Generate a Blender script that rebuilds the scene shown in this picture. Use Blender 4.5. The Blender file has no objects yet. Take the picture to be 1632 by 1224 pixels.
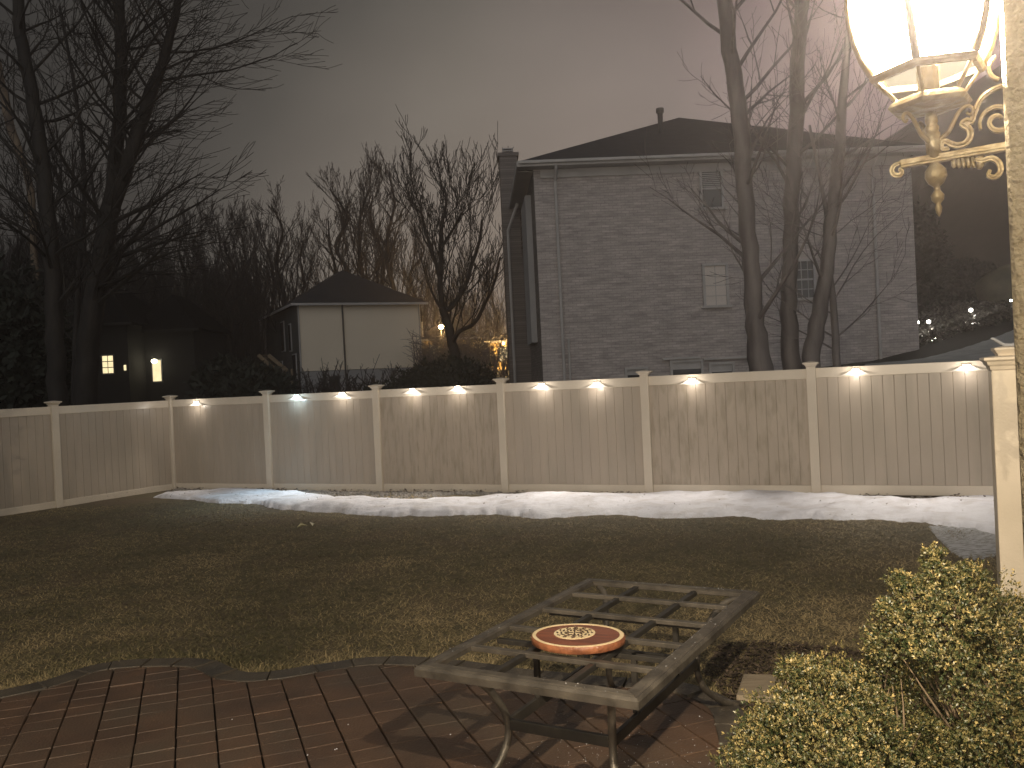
import bpy, math, random
import numpy as np
from mathutils import Vector, Matrix, noise
random.seed(7)
R = math.radians
scene = bpy.context.scene
col = scene.collection
# ------------------------------------------------------------------ camera, sky, lamps, exposure
F, PITCH, ROLL, CH = 1421.3, 0.0054, 0.0481, 1.867      # focal length (px of a 1632 wide frame), pitch, roll, eye height
cam_d = bpy.data.cameras.new('camera'); cam = bpy.data.objects.new('camera', cam_d); col.objects.link(cam)
cam_d.sensor_width = 36; cam_d.lens = 36*F/1632; cam_d.clip_start = .05; cam_d.clip_end = 1200
fw = Vector((0, math.cos(PITCH), -math.sin(PITCH))); up0 = Vector((0, math.sin(PITCH), math.cos(PITCH))); rt0 = Vector((1, 0, 0))
rt = rt0*math.cos(ROLL)-up0*math.sin(ROLL); up = rt0*math.sin(ROLL)+up0*math.cos(ROLL)
m = Matrix((rt, up, -fw)).transposed().to_4x4(); m.translation = (0, 0, CH); cam.matrix_world = m
scene.camera = cam
EYE = Vector((0, 0, CH))
def A(px, py, Y):                       # point at forward distance Y seen at that place
    d = fw+rt*((px-816)/F)-up*((py-612)/F)
    return EYE+d*(Y/d.y)
def G(px, py, z=0.):                    # point on the level z
    d = fw+rt*((px-816)/F)-up*((py-612)/F)
    return EYE+d*((z-CH)/d.z)

world = bpy.data.worlds.new('World'); scene.world = world; world.use_nodes = True
wn = world.node_tree; wn.nodes.clear()
def _n(t, **k):
    n = wn.nodes.new(t)
    for a, b in k.items(): setattr(n, a, b)
    return n
wo = _n('ShaderNodeOutputWorld'); bg = _n('ShaderNodeBackground'); tc = _n('ShaderNodeTexCoord')
sep = _n('ShaderNodeSeparateXYZ'); wn.links.new(tc.outputs['Generated'], sep.inputs[0])
dp = _n('ShaderNodeVectorMath', operation='DOT_PRODUCT'); dp.inputs[1].default_value = Vector((.06, .99, .03)).normalized()
wn.links.new(tc.outputs['Generated'], dp.inputs[0])
nz = _n('ShaderNodeTexNoise'); nz.inputs['Scale'].default_value = 1.6; nz.inputs['Detail'].default_value = 4
wn.links.new(tc.outputs['Generated'], nz.inputs['Vector'])
ad = _n('ShaderNodeMath', operation='MULTIPLY_ADD'); ad.inputs[1].default_value = .05; ad.inputs[2].default_value = -.022
wn.links.new(nz.outputs['Fac'], ad.inputs[0])
a2 = _n('ShaderNodeMath', operation='ADD'); wn.links.new(ad.outputs[0], a2.inputs[0]); wn.links.new(dp.outputs['Value'], a2.inputs[1])
cr = _n('ShaderNodeValToRGB'); wn.links.new(a2.outputs[0], cr.inputs[0])
e = cr.color_ramp.elements
e[0].position = .0; e[0].color = (.092, .088, .080, 1)       # unseen cloud behind and overhead, brightened as added fill light
e[1].position = 1.0; e[1].color = (.285, .238, .195, 1)
x = e.new(.45); x.color = (.084, .080, .073, 1)
x = e.new(.78); x.color = (.032, .031, .029, 1)
x = e.new(.90); x.color = (.066, .062, .055, 1)
x = e.new(.925); x.color = (.098, .091, .079, 1)
x = e.new(.965); x.color = (.212, .186, .157, 1)
# a low, long-set sun adds only a trace of blue to the cloudy night sky
sky = _n('ShaderNodeTexSky', sky_type='NISHITA'); sky.sun_disc = False; sky.sun_elevation = R(-6); sky.sun_rotation = R(200)
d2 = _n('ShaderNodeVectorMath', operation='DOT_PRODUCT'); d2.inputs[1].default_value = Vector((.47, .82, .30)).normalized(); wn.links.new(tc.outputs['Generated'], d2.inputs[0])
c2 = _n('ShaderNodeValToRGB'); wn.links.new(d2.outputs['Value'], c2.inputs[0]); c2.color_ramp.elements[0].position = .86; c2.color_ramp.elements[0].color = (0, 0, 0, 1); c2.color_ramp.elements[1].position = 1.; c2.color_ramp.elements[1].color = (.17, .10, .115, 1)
x = c2.color_ramp.elements.new(.95); x.color = (.035, .020, .026, 1)     # mauve of the lantern's lens flare, painted into the sky at right
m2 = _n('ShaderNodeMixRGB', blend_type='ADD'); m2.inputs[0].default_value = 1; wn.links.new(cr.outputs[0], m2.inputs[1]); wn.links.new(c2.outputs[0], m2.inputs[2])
d3 = _n('ShaderNodeVectorMath', operation='DOT_PRODUCT'); d3.inputs[1].default_value = Vector((-.1, -.97, .22)).normalized(); wn.links.new(tc.outputs['Generated'], d3.inputs[0])
c3_ = _n('ShaderNodeValToRGB'); wn.links.new(d3.outputs['Value'], c3_.inputs[0]); c3_.color_ramp.elements[0].position = .3; c3_.color_ramp.elements[0].color = (0, 0, 0, 1); c3_.color_ramp.elements[1].position = 1.; c3_.color_ramp.elements[1].color = (.42, .41, .40, 1)     # added fill glow behind the camera, brightening surfaces that face it
m3 = _n('ShaderNodeMixRGB', blend_type='ADD'); m3.inputs[0].default_value = 1; wn.links.new(m2.outputs[0], m3.inputs[1]); wn.links.new(c3_.outputs[0], m3.inputs[2])
nz2 = _n('ShaderNodeTexNoise'); nz2.inputs['Scale'].default_value = 5; nz2.inputs['Detail'].default_value = 6; mp_ = _n('ShaderNodeMapping'); mp_.inputs['Scale'].default_value = (1, 1, 2.2); wn.links.new(tc.outputs['Generated'], mp_.inputs[0]); wn.links.new(mp_.outputs[0], nz2.inputs['Vector'])
rr_ = _n('ShaderNodeMapRange'); rr_.inputs['From Min'].default_value = .3; rr_.inputs['From Max'].default_value = .7; rr_.inputs['To Min'].default_value = .93; rr_.inputs['To Max'].default_value = 1.06; wn.links.new(nz2.outputs['Fac'], rr_.inputs['Value'])
m4 = _n('ShaderNodeMixRGB', blend_type='MULTIPLY'); m4.inputs[0].default_value = 1; wn.links.new(m3.outputs[0], m4.inputs[1]); wn.links.new(rr_.outputs[0], m4.inputs[2])
mx = _n('ShaderNodeMixRGB', blend_type='ADD'); mx.inputs[0].default_value = .02
wn.links.new(m4.outputs[0], mx.inputs[1]); wn.links.new(sky.outputs[0], mx.inputs[2])
wn.links.new(mx.outputs[0], bg.inputs[0]); bg.inputs[1].default_value = 1.0
wn.links.new(bg.outputs[0], wo.inputs[0])
scene.view_settings.view_transform = 'Standard'; scene.view_settings.look = 'None'
scene.view_settings.exposure = 0.0; scene.view_settings.gamma = 1
scene.render.engine = 'CYCLES'
try:
    scene.cycles.use_denoising = True; scene.cycles.max_bounces = 6; scene.cycles.transparent_max_bounces = 12
    scene.cycles.sample_clamp_indirect = 3; scene.cycles.use_light_tree = True; scene.cycles.volume_bounces = 0
except Exception: pass
PORCH_W, PORCH2_W, FENCE_W, FLARE_HAZE = 580., 1800., 88., .0031

# ------------------------------------------------------------------ helpers
def tag(o, label=None, cat=None, group=None, kind=None):
    if label: o['label'] = label
    if cat: o['category'] = cat
    if group: o['group'] = group
    if kind: o['kind'] = kind
    return o
def empty(name, loc=(0, 0, 0), label=None, cat=None, group=None, rz=0):
    o = bpy.data.objects.new(name, None); col.objects.link(o); o.location = loc; o.rotation_euler.z = rz
    o.empty_display_size = .1
    return tag(o, label, cat, group)
def place_copy(src, loc, rz=0, s=1., label=None, name=None):
    c = src.copy(); col.objects.link(c); c.location = loc; c.rotation_euler.z = rz; c.scale = (s, s, s)
    if label: c['label'] = label
    for ch in list(src.children):
        d = ch.copy(); col.objects.link(d); d.parent = c
        for g in list(ch.children):
            k = g.copy(); col.objects.link(k); k.parent = d
    return c
class MB:
    def __init__(s): s.v = []; s.f = []
    def add(s, vs, fs):
        b = len(s.v); s.v.extend([tuple(q) for q in vs]); s.f.extend([tuple(i+b for i in f) for f in fs])
    def box(s, c, size, rz=0, mat=None):
        hx, hy, hz = size[0]/2, size[1]/2, size[2]/2
        vs = [Vector((x*hx, y*hy, z*hz)) for x in (-1, 1) for y in (-1, 1) for z in (-1, 1)]
        M = mat if mat is not None else Matrix.Rotation(rz, 3, 'Z')
        vs = [M@q+Vector(c) for q in vs]
        s.add(vs, [(0, 1, 3, 2), (4, 6, 7, 5), (0, 4, 5, 1), (2, 3, 7, 6), (0, 2, 6, 4), (1, 5, 7, 3)])
    def bar(s, a, b, w, h=None, upv=(0, 0, 1), cut=0):          # rectangular bar from a to b
        a, b = Vector(a), Vector(b); h = h or w; d = (b-a).normalized(); u = Vector(upv)
        sd = d.cross(u).normalized(); u = sd.cross(d)
        vs = [q+sd*(x*w/2)+u*(z*h/2) for q in (a, b) for x in (-1, 1) for z in (-1, 1)]
        s.add(vs, [(0, 1, 3, 2), (4, 6, 7, 5), (0, 4, 5, 1), (2, 3, 7, 6), (0, 2, 6, 4), (1, 5, 7, 3)])
    def tube(s, pts, rads, n=8, cap=True):
        pts = [Vector(p) for p in pts]; 
        if not hasattr(rads, '__len__'): rads = [rads]*len(pts)
        b = len(s.v); prev = None
        for i, p in enumerate(pts):
            d = (pts[min(i+1, len(pts)-1)]-pts[max(i-1, 0)])
            d = d.normalized() if d.length > 1e-9 else Vector((0, 0, 1))
            if prev is None:
                r = d.orthogonal().normalized()
            else:
                r = prev-d*prev.dot(d); r = r.normalized() if r.length > 1e-6 else d.orthogonal().normalized()
            prev = r; q = d.cross(r)
            for k in range(n):
                t = 2*math.pi*k/n
                s.v.append(tuple(p+(r*math.cos(t)+q*math.sin(t))*rads[i]))
        for i in range(len(pts)-1):
            for k in range(n):
                k2 = (k+1) % n; s.f.append((b+i*n+k, b+i*n+k2, b+(i+1)*n+k2, b+(i+1)*n+k))
        if cap:
            s.f.append(tuple(b+k for k in range(n))[::-1]); s.f.append(tuple(b+(len(pts)-1)*n+k for k in range(n)))
    def lathe(s, prof, n=16, c=(0, 0, 0), ph=0, close=True):
        b = len(s.v)
        for r, z in prof:
            for k in range(n):
                t = ph+2*math.pi*k/n; s.v.append((c[0]+r*math.cos(t), c[1]+r*math.sin(t), c[2]+z))
        for i in range(len(prof)-1):
            for k in range(n):
                k2 = (k+1) % n; s.f.append((b+i*n+k, b+i*n+k2, b+(i+1)*n+k2, b+(i+1)*n+k))
        if close:
            s.f.append(tuple(b+k for k in range(n))[::-1]); s.f.append(tuple(b+(len(prof)-1)*n+k for k in range(n)))
    def prism(s, poly, z0, z1):
        n = len(poly); s.add([(p[0], p[1], z0) for p in poly]+[(p[0], p[1], z1) for p in poly],
            [tuple(range(n))[::-1], tuple(range(n, 2*n))]+[(k, (k+1) % n, n+(k+1) % n, n+k) for k in range(n)])
    def build(s, name, mt, parent=None, smooth=False, bevel=0, M=None, seg=2):
        me = bpy.data.meshes.new(name)
        v = s.v if M is None else [tuple(M@Vector(q)) for q in s.v]
        me.from_pydata(v, [], s.f); me.update()
        if smooth: me.polygons.foreach_set('use_smooth', [True]*len(me.polygons))
        me.materials.append(mt)
        o = bpy.data.objects.new(name, me); col.objects.link(o)
        if parent: o.parent = parent
        if bevel:
            bv = o.modifiers.new('bevel', 'BEVEL'); bv.width = bevel; bv.segments = seg; bv.limit_method = 'ANGLE'; bv.angle_limit = R(40)
        return o
def quads_obj(name, V, Fc, mt, parent=None, smooth=False, attr=None):   # numpy verts (N,3), faces (M,k)
    V = np.asarray(V, np.float32); Fc = np.asarray(Fc, np.int32); k = Fc.shape[1]
    me = bpy.data.meshes.new(name); me.vertices.add(len(V)); me.vertices.foreach_set('co', V.ravel())
    me.loops.add(Fc.size); me.loops.foreach_set('vertex_index', Fc.ravel())
    me.polygons.add(len(Fc)); me.polygons.foreach_set('loop_start', np.arange(0, Fc.size, k, dtype=np.int32))
    me.polygons.foreach_set('loop_total', np.full(len(Fc), k, np.int32))
    if smooth: me.polygons.foreach_set('use_smooth', np.ones(len(Fc), bool))
    if attr is not None:
        at = me.attributes.new('tint', 'FLOAT', 'POINT'); at.data.foreach_set('value', np.asarray(attr, np.float32))
    me.update(calc_edges=True); me.validate(); me.materials.append(mt)
    o = bpy.data.objects.new(name, me); col.objects.link(o)
    if parent: o.parent = parent
    return o
# ------------------------------------------------------------------ materials
def mat(name, c1, c2=None, rough=.7, metal=0., scale=5., detail=6., bump=0., bscale=None, spec=.5, lo=.35, hi=.65, stretch=None, c3=None, s3=1.2, coat=0., attr=False, world_space=False):
    mt = bpy.data.materials.new(name); mt.use_nodes = True; nt = mt.node_tree; N, L = nt.nodes, nt.links
    p = N['Principled BSDF']; p.inputs['Roughness'].default_value = rough; p.inputs['Metallic'].default_value = metal
    p.inputs['Specular IOR Level'].default_value = spec; p.inputs['Coat Weight'].default_value = coat
    tcn = N.new('ShaderNodeTexCoord'); vec = tcn.outputs['Object']
    if world_space:
        g = N.new('ShaderNodeNewGeometry'); vec = g.outputs['Position']
    if stretch:
        mp = N.new('ShaderNodeMapping'); mp.inputs['Scale'].default_value = stretch; L.new(vec, mp.inputs[0]); vec = mp.outputs[0]
    c2 = c2 or tuple(q*.8 for q in c1)
    n = N.new('ShaderNodeTexNoise'); n.inputs['Scale'].default_value = scale; n.inputs['Detail'].default_value = detail; L.new(vec, n.inputs['Vector'])
    r = N.new('ShaderNodeValToRGB'); r.color_ramp.elements[0].position = lo; r.color_ramp.elements[1].position = hi
    r.color_ramp.elements[0].color = (*c1, 1); r.color_ramp.elements[1].color = (*c2, 1)
    if attr:
        at = N.new('ShaderNodeAttribute'); at.attribute_name = 'tint'; L.new(at.outputs['Fac'], r.inputs[0])
    else: L.new(n.outputs['Fac'], r.inputs[0])
    out = r.outputs[0]
    if c3:
        n3 = N.new('ShaderNodeTexNoise'); n3.inputs['Scale'].default_value = s3; n3.inputs['Detail'].default_value = 5; L.new(vec, n3.inputs['Vector'])
        r3 = N.new('ShaderNodeValToRGB'); r3.color_ramp.elements[0].position = .48; r3.color_ramp.elements[1].position = .66
        L.new(n3.outputs['Fac'], r3.inputs[0]); mm = N.new('ShaderNodeMixRGB'); L.new(r3.outputs[0], mm.inputs[0]); L.new(out, mm.inputs[1]); mm.inputs[2].default_value = (*c3, 1); out = mm.outputs[0]
    L.new(out, p.inputs['Base Color'])
    if bump:
        n2 = N.new('ShaderNodeTexNoise'); n2.inputs['Scale'].default_value = bscale or scale*4; n2.inputs['Detail'].default_value = 5; L.new(vec, n2.inputs['Vector'])
        b = N.new('ShaderNodeBump'); b.inputs['Strength'].default_value = bump; b.inputs['Distance'].default_value = .02; L.new(n2.outputs['Fac'], b.inputs['Height']); L.new(b.outputs[0], p.inputs['Normal'])
    return mt
def emis(name, c, s):
    mt = bpy.data.materials.new(name); mt.use_nodes = True; nt = mt.node_tree; nt.nodes.clear()
    o = nt.nodes.new('ShaderNodeOutputMaterial'); e = nt.nodes.new('ShaderNodeEmission'); e.inputs[0].default_value = (*c, 1); e.inputs[1].default_value = s
    n = nt.nodes.new('ShaderNodeTexNoise'); n.inputs['Scale'].default_value = 3
    mm = nt.nodes.new('ShaderNodeMath'); mm.operation = 'MULTIPLY_ADD'; mm.inputs[1].default_value = s*.5; mm.inputs[2].default_value = s*.75
    nt.links.new(n.outputs['Fac'], mm.inputs[0]); nt.links.new(mm.outputs[0], e.inputs[1])
    nt.links.new(e.outputs[0], o.inputs[0]); return mt
def lit_glass(name, c, s, trans=.9):      # frosted pane, glowing from the lamp behind it and letting its light out
    mt = bpy.data.materials.new(name); mt.use_nodes = True; nt = mt.node_tree; nt.nodes.clear(); N = nt.nodes
    o = N.new('ShaderNodeOutputMaterial'); e = N.new('ShaderNodeEmission'); e.inputs[0].default_value = (*c, 1); e.inputs[1].default_value = s
    t = N.new('ShaderNodeBsdfTransparent'); t.inputs[0].default_value = (trans, trans*.97, trans*.9, 1); a = N.new('ShaderNodeAddShader')
    nt.links.new(e.outputs[0], a.inputs[0]); nt.links.new(t.outputs[0], a.inputs[1]); nt.links.new(a.outputs[0], o.inputs[0]); return mt
def brick_mat(name, c1, c2, mortar, axis):
    mt = bpy.data.materials.new(name); mt.use_nodes = True; nt = mt.node_tree; N, L = nt.nodes, nt.links; p = N['Principled BSDF']
    p.inputs['Roughness'].default_value = .85
    tcn = N.new('ShaderNodeTexCoord'); s = N.new('ShaderNodeSeparateXYZ'); L.new(tcn.outputs['Object'], s.inputs[0])
    cb = N.new('ShaderNodeCombineXYZ'); L.new(s.outputs[axis], cb.inputs[0]); L.new(s.outputs[2], cb.inputs[1])
    b = N.new('ShaderNodeTexBrick'); b.inputs['Scale'].default_value = 1; b.inputs['Brick Width'].default_value = .24; b.inputs['Row Height'].default_value = .078
    b.inputs['Mortar Size'].default_value = .010; b.inputs['Color1'].default_value = (*c1, 1); b.inputs['Color2'].default_value = (*c2, 1); b.inputs['Mortar'].default_value = (*mortar, 1)
    L.new(cb.outputs[0], b.inputs['Vector'])
    mp = N.new('ShaderNodeMapping'); mp.inputs['Scale'].default_value = (1.3, 6.5, 1); L.new(cb.outputs[0], mp.inputs[0])
    n = N.new('ShaderNodeTexNoise'); n.inputs['Scale'].default_value = 1.1; n.inputs['Detail'].default_value = 8; n.inputs['Roughness'].default_value = .7; L.new(mp.outputs[0], n.inputs['Vector'])
    r = N.new('ShaderNodeValToRGB'); r.color_ramp.elements[0].position = .3; r.color_ramp.elements[0].color = (.62, .60, .60, 1); r.color_ramp.elements[1].position = .62; r.color_ramp.elements[1].color = (1.15, 1.12, 1.08, 1)
    L.new(n.outputs['Fac'], r.inputs[0])
    mm = N.new('ShaderNodeMixRGB'); mm.blend_type = 'MULTIPLY'; mm.inputs[0].default_value = 1; L.new(b.outputs['Color'], mm.inputs[1]); L.new(r.outputs[0], mm.inputs[2])
    L.new(mm.outputs[0], p.inputs['Base Color'])
    bu = N.new('ShaderNodeBump'); bu.inputs['Strength'].default_value = .5; bu.inputs['Distance'].default_value = .02; L.new(r.outputs[0], bu.inputs['Height']); L.new(bu.outputs[0], p.inputs['Normal'])
    return mt

M_vinyl = mat('vinyl_tan', (.46, .395, .325), (.41, .355, .295), rough=.34, scale=.9, bump=.02, bscale=30, c3=(.385, .335, .275), s3=1.1, stretch=(3, 3, .6))
M_vrail = mat('vinyl_rail', (.69, .62, .52), (.62, .555, .465), rough=.25, scale=2, c3=(.66, .585, .485), s3=1.5)
M_mold = mat('vinyl_board', (.45, .385, .315), (.415, .355, .29), rough=.36, scale=1.4, c3=(.35, .30, .235), s3=2.6, stretch=(5, 5, 1.2))
M_bark = mat('bark', (.022, .019, .017), (.009, .008, .008), rough=.75, scale=6, bump=.6, bscale=22, stretch=(1, 1, .25))
M_barkr = mat('hazed_wet_bark', (.16, .145, .145), (.06, .055, .06), rough=.6, scale=4, bump=.7, bscale=18, stretch=(1, 1, .2))  # wet bark, paled towards mauve grey to imitate flare haze before the house
M_pale = mat('pale_bark', (.20, .15, .10), (.08, .06, .045), rough=.7, scale=4, bump=.4, stretch=(1, 1, .3))
M_far = mat('far_bark', (.034, .030, .027), (.018, .016, .015), rough=.9, scale=1)
M_lawn = mat('lawn_soil', (.165, .130, .076), (.100, .088, .048), rough=.95, scale=9, bump=.9, bscale=60, c3=(.14, .105, .065), s3=.9)
M_field = mat('wild_ground', (.022, .021, .015), (.012, .013, .009), rough=.95, scale=1.2, bump=.6, bscale=9)
M_snow = mat('snow', (.82, .82, .88), (.72, .72, .77), rough=.6, scale=7, bump=1., bscale=11, lo=.3, hi=.7, c3=(.62, .60, .62), s3=3.2)
M_dsnow = mat('thin_snow', (.30, .32, .33), (.22, .24, .24), rough=.8, scale=2, bump=.4)
M_stone = mat('river_stone', (.30, .28, .25), (.12, .11, .10), rough=.55, scale=7)
M_joint = mat('paver_joint', (.022, .018, .012), (.05, .04, .028), rough=.95, scale=30)
M_paver = mat('red_paver', (.122, .072, .045), (.080, .050, .034), rough=.52, scale=3, bump=.35, bscale=70, c3=(.088, .064, .045), s3=1.4, world_space=True)
M_border = mat('dark_paver', (.10, .082, .060), (.050, .044, .036), rough=.5, scale=5, bump=.4, bscale=60)
M_tmetal = mat('weathered_bronze_frame', (.145, .128, .105), (.070, .062, .052), rough=.42, metal=.35, scale=9, bump=.15, bscale=40, stretch=(1, 1, 1))
M_tdark = mat('dark_frame', (.060, .055, .047), (.035, .033, .030), rough=.4, metal=.4, scale=9)
M_wood = mat('cherry_wood', (.30, .095, .042), (.12, .036, .020), rough=.3, scale=3, bump=.05, stretch=(1.5, 14, 3), coat=.4, lo=.3, hi=.7)
M_woodside = mat('bark_edge_wood', (.40, .155, .070), (.19, .070, .034), rough=.45, scale=14, bump=.4, bscale=40)
M_cream = mat('cream_inlay', (.86, .72, .46), (.74, .58, .34), rough=.4, scale=12)
M_dark = mat('dark_inlay', (.05, .03, .02), (.09, .05, .03), rough=.5)
M_brass = mat('aged_gold_metal', (.36, .285, .15), (.17, .13, .07), rough=.38, metal=.45, scale=22, bump=.25, bscale=60, c3=(.42, .36, .23), s3=30)
M_stucco = mat('cream_stucco', (.60, .52, .36), (.46, .385, .25), rough=.9, scale=40, bump=1., bscale=95)
M_roof = mat('dark_shingle', (.022, .026, .034), (.013, .015, .020), rough=.9, scale=3, bump=.4, bscale=12, stretch=(1, 1, 4))
M_trim = mat('grey_white_trim', (.44, .44, .45), (.37, .37, .38), rough=.6, scale=2)
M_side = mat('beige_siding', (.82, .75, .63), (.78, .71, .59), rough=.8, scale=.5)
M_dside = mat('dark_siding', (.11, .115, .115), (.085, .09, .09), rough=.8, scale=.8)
M_panel = mat('grey_siding', (.36, .37, .39), (.32, .33, .35), rough=.7, scale=1)
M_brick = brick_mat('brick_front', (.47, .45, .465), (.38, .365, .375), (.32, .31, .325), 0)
M_brick2 = brick_mat('brick_side', (.20, .19, .19), (.16, .15, .15), (.13, .125, .125), 1)  # same brick as the front, with the side's shade put into its colour
M_glass = mat('night_window_glass', (.030, .033, .038), (.045, .048, .052), rough=.08, scale=1, spec=.8)
M_blind = mat('white_blind', (.62, .58, .56), (.55, .52, .50), rough=.7, scale=1, stretch=(.2, .2, 9))
M_deck = mat('weathered_wood', (.23, .18, .12), (.14, .11, .075), rough=.8, scale=4, stretch=(1, 9, 9))
M_board = mat('pale_board', (.33, .27, .19), (.24, .19, .13), rough=.7, scale=5, bump=.3, stretch=(1, 12, 3))
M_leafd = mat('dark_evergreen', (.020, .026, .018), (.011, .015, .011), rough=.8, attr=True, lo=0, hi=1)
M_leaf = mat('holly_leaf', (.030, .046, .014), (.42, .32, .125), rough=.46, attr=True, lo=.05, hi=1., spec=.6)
M_twig = mat('shrub_twig', (.22, .16, .10), (.11, .08, .05), rough=.8)
M_grass = mat('winter_grass', (.105, .095, .042), (.52, .40, .21), rough=.7, attr=True, lo=0, hi=1)
M_mulch = mat('mulch_chip', (.05, .035, .024), (.16, .115, .08), rough=.8, attr=True, lo=0, hi=1)
M_black = mat('black_plastic', (.02, .02, .02), (.03, .03, .03), rough=.4)
M_wet = mat('wet_leaf', (.30, .28, .24), (.10, .10, .09), rough=.10, metal=.6, spec=1., scale=9)
M_boulder = mat('mossy_boulder', (.11, .105, .070), (.06, .06, .042), rough=.9, scale=2, bump=.8, bscale=6)
M_fixture = mat('white_lamp_shade', (.80, .76, .68), (.74, .70, .62), rough=.35)

# ------------------------------------------------------------------ terrain
P1 = Vector((-6.823, 17.782)); FA = -.4327; FD = Vector((math.cos(FA), math.sin(FA))); FN = Vector((-FD.y, FD.x))   # back fence line, FN points beyond it
P0 = Vector((-8.036, 15.772)); LD = (P0-P1).normalized(); LN = Vector((LD.y, -LD.x))
if LN.x > 0: LN = -LN
def sm(a, b, x):
    t = min(1, max(0, (x-a)/(b-a))); return t*t*(3-2*t)
def ground_z(x, y):
    q = Vector((x, y))-P1
    s = max(q.dot(FN), q.dot(LN)) if q.dot(FD) < 2 else q.dot(FN)
    s = max(s, 0)
    if s <= 0.3: return 0.
    z = 1.0*sm(.5, 12, s)+.7*sm(14, 34, s)
    z += 1.6*sm(9, 16, x)*sm(8, 24, s) + .9*sm(5, 9, x)*sm(1, 10, s) + 20*sm(17, 40, x)*sm(22, 58, s)
    z += 7.5*sm(12, 45, -x)*sm(40, 95, s)
    z += noise.noise(Vector((x*.15, y*.15, 0)))*.22*sm(1, 8, s)
    return z
def grid_ground():
    xs = np.concatenate([np.linspace(-400, -60, 16), np.linspace(-56, 60, 88), np.linspace(68, 400, 16)])
    ys = np.concatenate([np.linspace(-40, 4, 12), np.linspace(5, 80, 84), np.linspace(85, 600, 26)])
    V = [(x, y, ground_z(x, y)-.02) for y in ys for x in xs]; nx = len(xs)
    Fc = [(j*nx+i, j*nx+i+1, (j+1)*nx+i+1, (j+1)*nx+i) for j in range(len(ys)-1) for i in range(nx-1)]
    o = quads_obj('ground', V, Fc, M_field, smooth=True); tag(o, kind='structure')
grid_ground()
# lawn: slightly bumpy sheet inside the fence
def fence_pt(i, off=0): p = P1+FD*(2.44*i)+FN*off; return p
lp = MB()
xs = np.linspace(-13, 11, 120); ys = np.linspace(-3, 19, 110)
V = []; Fc = []
def lawn_z(x, y): return .02*noise.noise(Vector((x*.6, y*.6, 3)))+.008*noise.noise(Vector((x*4, y*4, 1)))
idx = {}
for j, y in enumerate(ys):
    for i, x in enumerate(xs):
        V.append((x, y, lawn_z(x, y)))
nx = len(xs)
def inside(x, y, m=.06):
    q = Vector((x, y))-P1; return q.dot(FN) < -m and q.dot(LN) < -m
for j in range(len(ys)-1):
    for i in range(nx-1):
        if inside(xs[i], ys[j], -.35): Fc.append((j*nx+i, j*nx+i+1, (j+1)*nx+i+1, (j+1)*nx+i))
tag(quads_obj('lawn', V, Fc, M_lawn, smooth=True), kind='structure')

# ------------------------------------------------------------------ patio
def smooth_poly(pts, n=6):
    out = []
    for i in range(len(pts)-1):
        p0, p1, p2, p3 = [Vector(pts[max(0, min(len(pts)-1, k))]) for k in (i-1, i, i+1, i+2)]
        for k in range(n):
            t = k/n; out.append(.5*((2*p1)+(-p0+p2)*t+(2*p0-5*p1+4*p2-p3)*t*t+(-p0+3*p1-3*p2+p3)*t**3))
    out.append(Vector(pts[-1])); return out
edge_px = [(-260, 1165), (-120, 1138), (0, 1112), (70, 1096), (150, 1070), (230, 1061), (330, 1061), (385, 1080), (440, 1080), (520, 1067), (600, 1057), (700, 1060), (820, 1075), (950, 1088), (1080, 1098), (1170, 1130), (1200, 1185), (1215, 1260)]
edge = smooth_poly([G(*p).to_2d() for p in edge_px], 8)
Z_P = .012
BW = .17
inner = []
for i, p in enumerate(edge):
    d = (edge[min(i+1, len(edge)-1)]-edge[max(0, i-1)]).normalized(); inner.append(p+Vector((d.y, -d.x))*BW)
poly_out = [(-5.5, 0.3)]+[tuple(p) for p in edge]+[(2.2, .3)]
poly_in = [(-5.5, .3)]+[tuple(p) for p in inner]+[(2.0, .3)]
def in_poly(x, y, poly):
    c = False; n = len(poly); j = n-1
    for i in range(n):
        xi, yi = poly[i]; xj, yj = poly[j]
        if (yi > y) != (yj > y) and x < (xj-xi)*(y-yi)/(yj-yi)+xi: c = not c
        j = i
    return c
mb = MB(); n = len(poly_out)
mb.add([(p[0], p[1], Z_P) for p in poly_out]+[(p[0], p[1], -.05) for p in poly_out], [tuple(range(n))[::-1]]+[(k, (k+1) % n, n+(k+1) % n, n+k) for k in range(n)])
tag(mb.build('patio_bed', M_joint), kind='structure')
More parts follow.
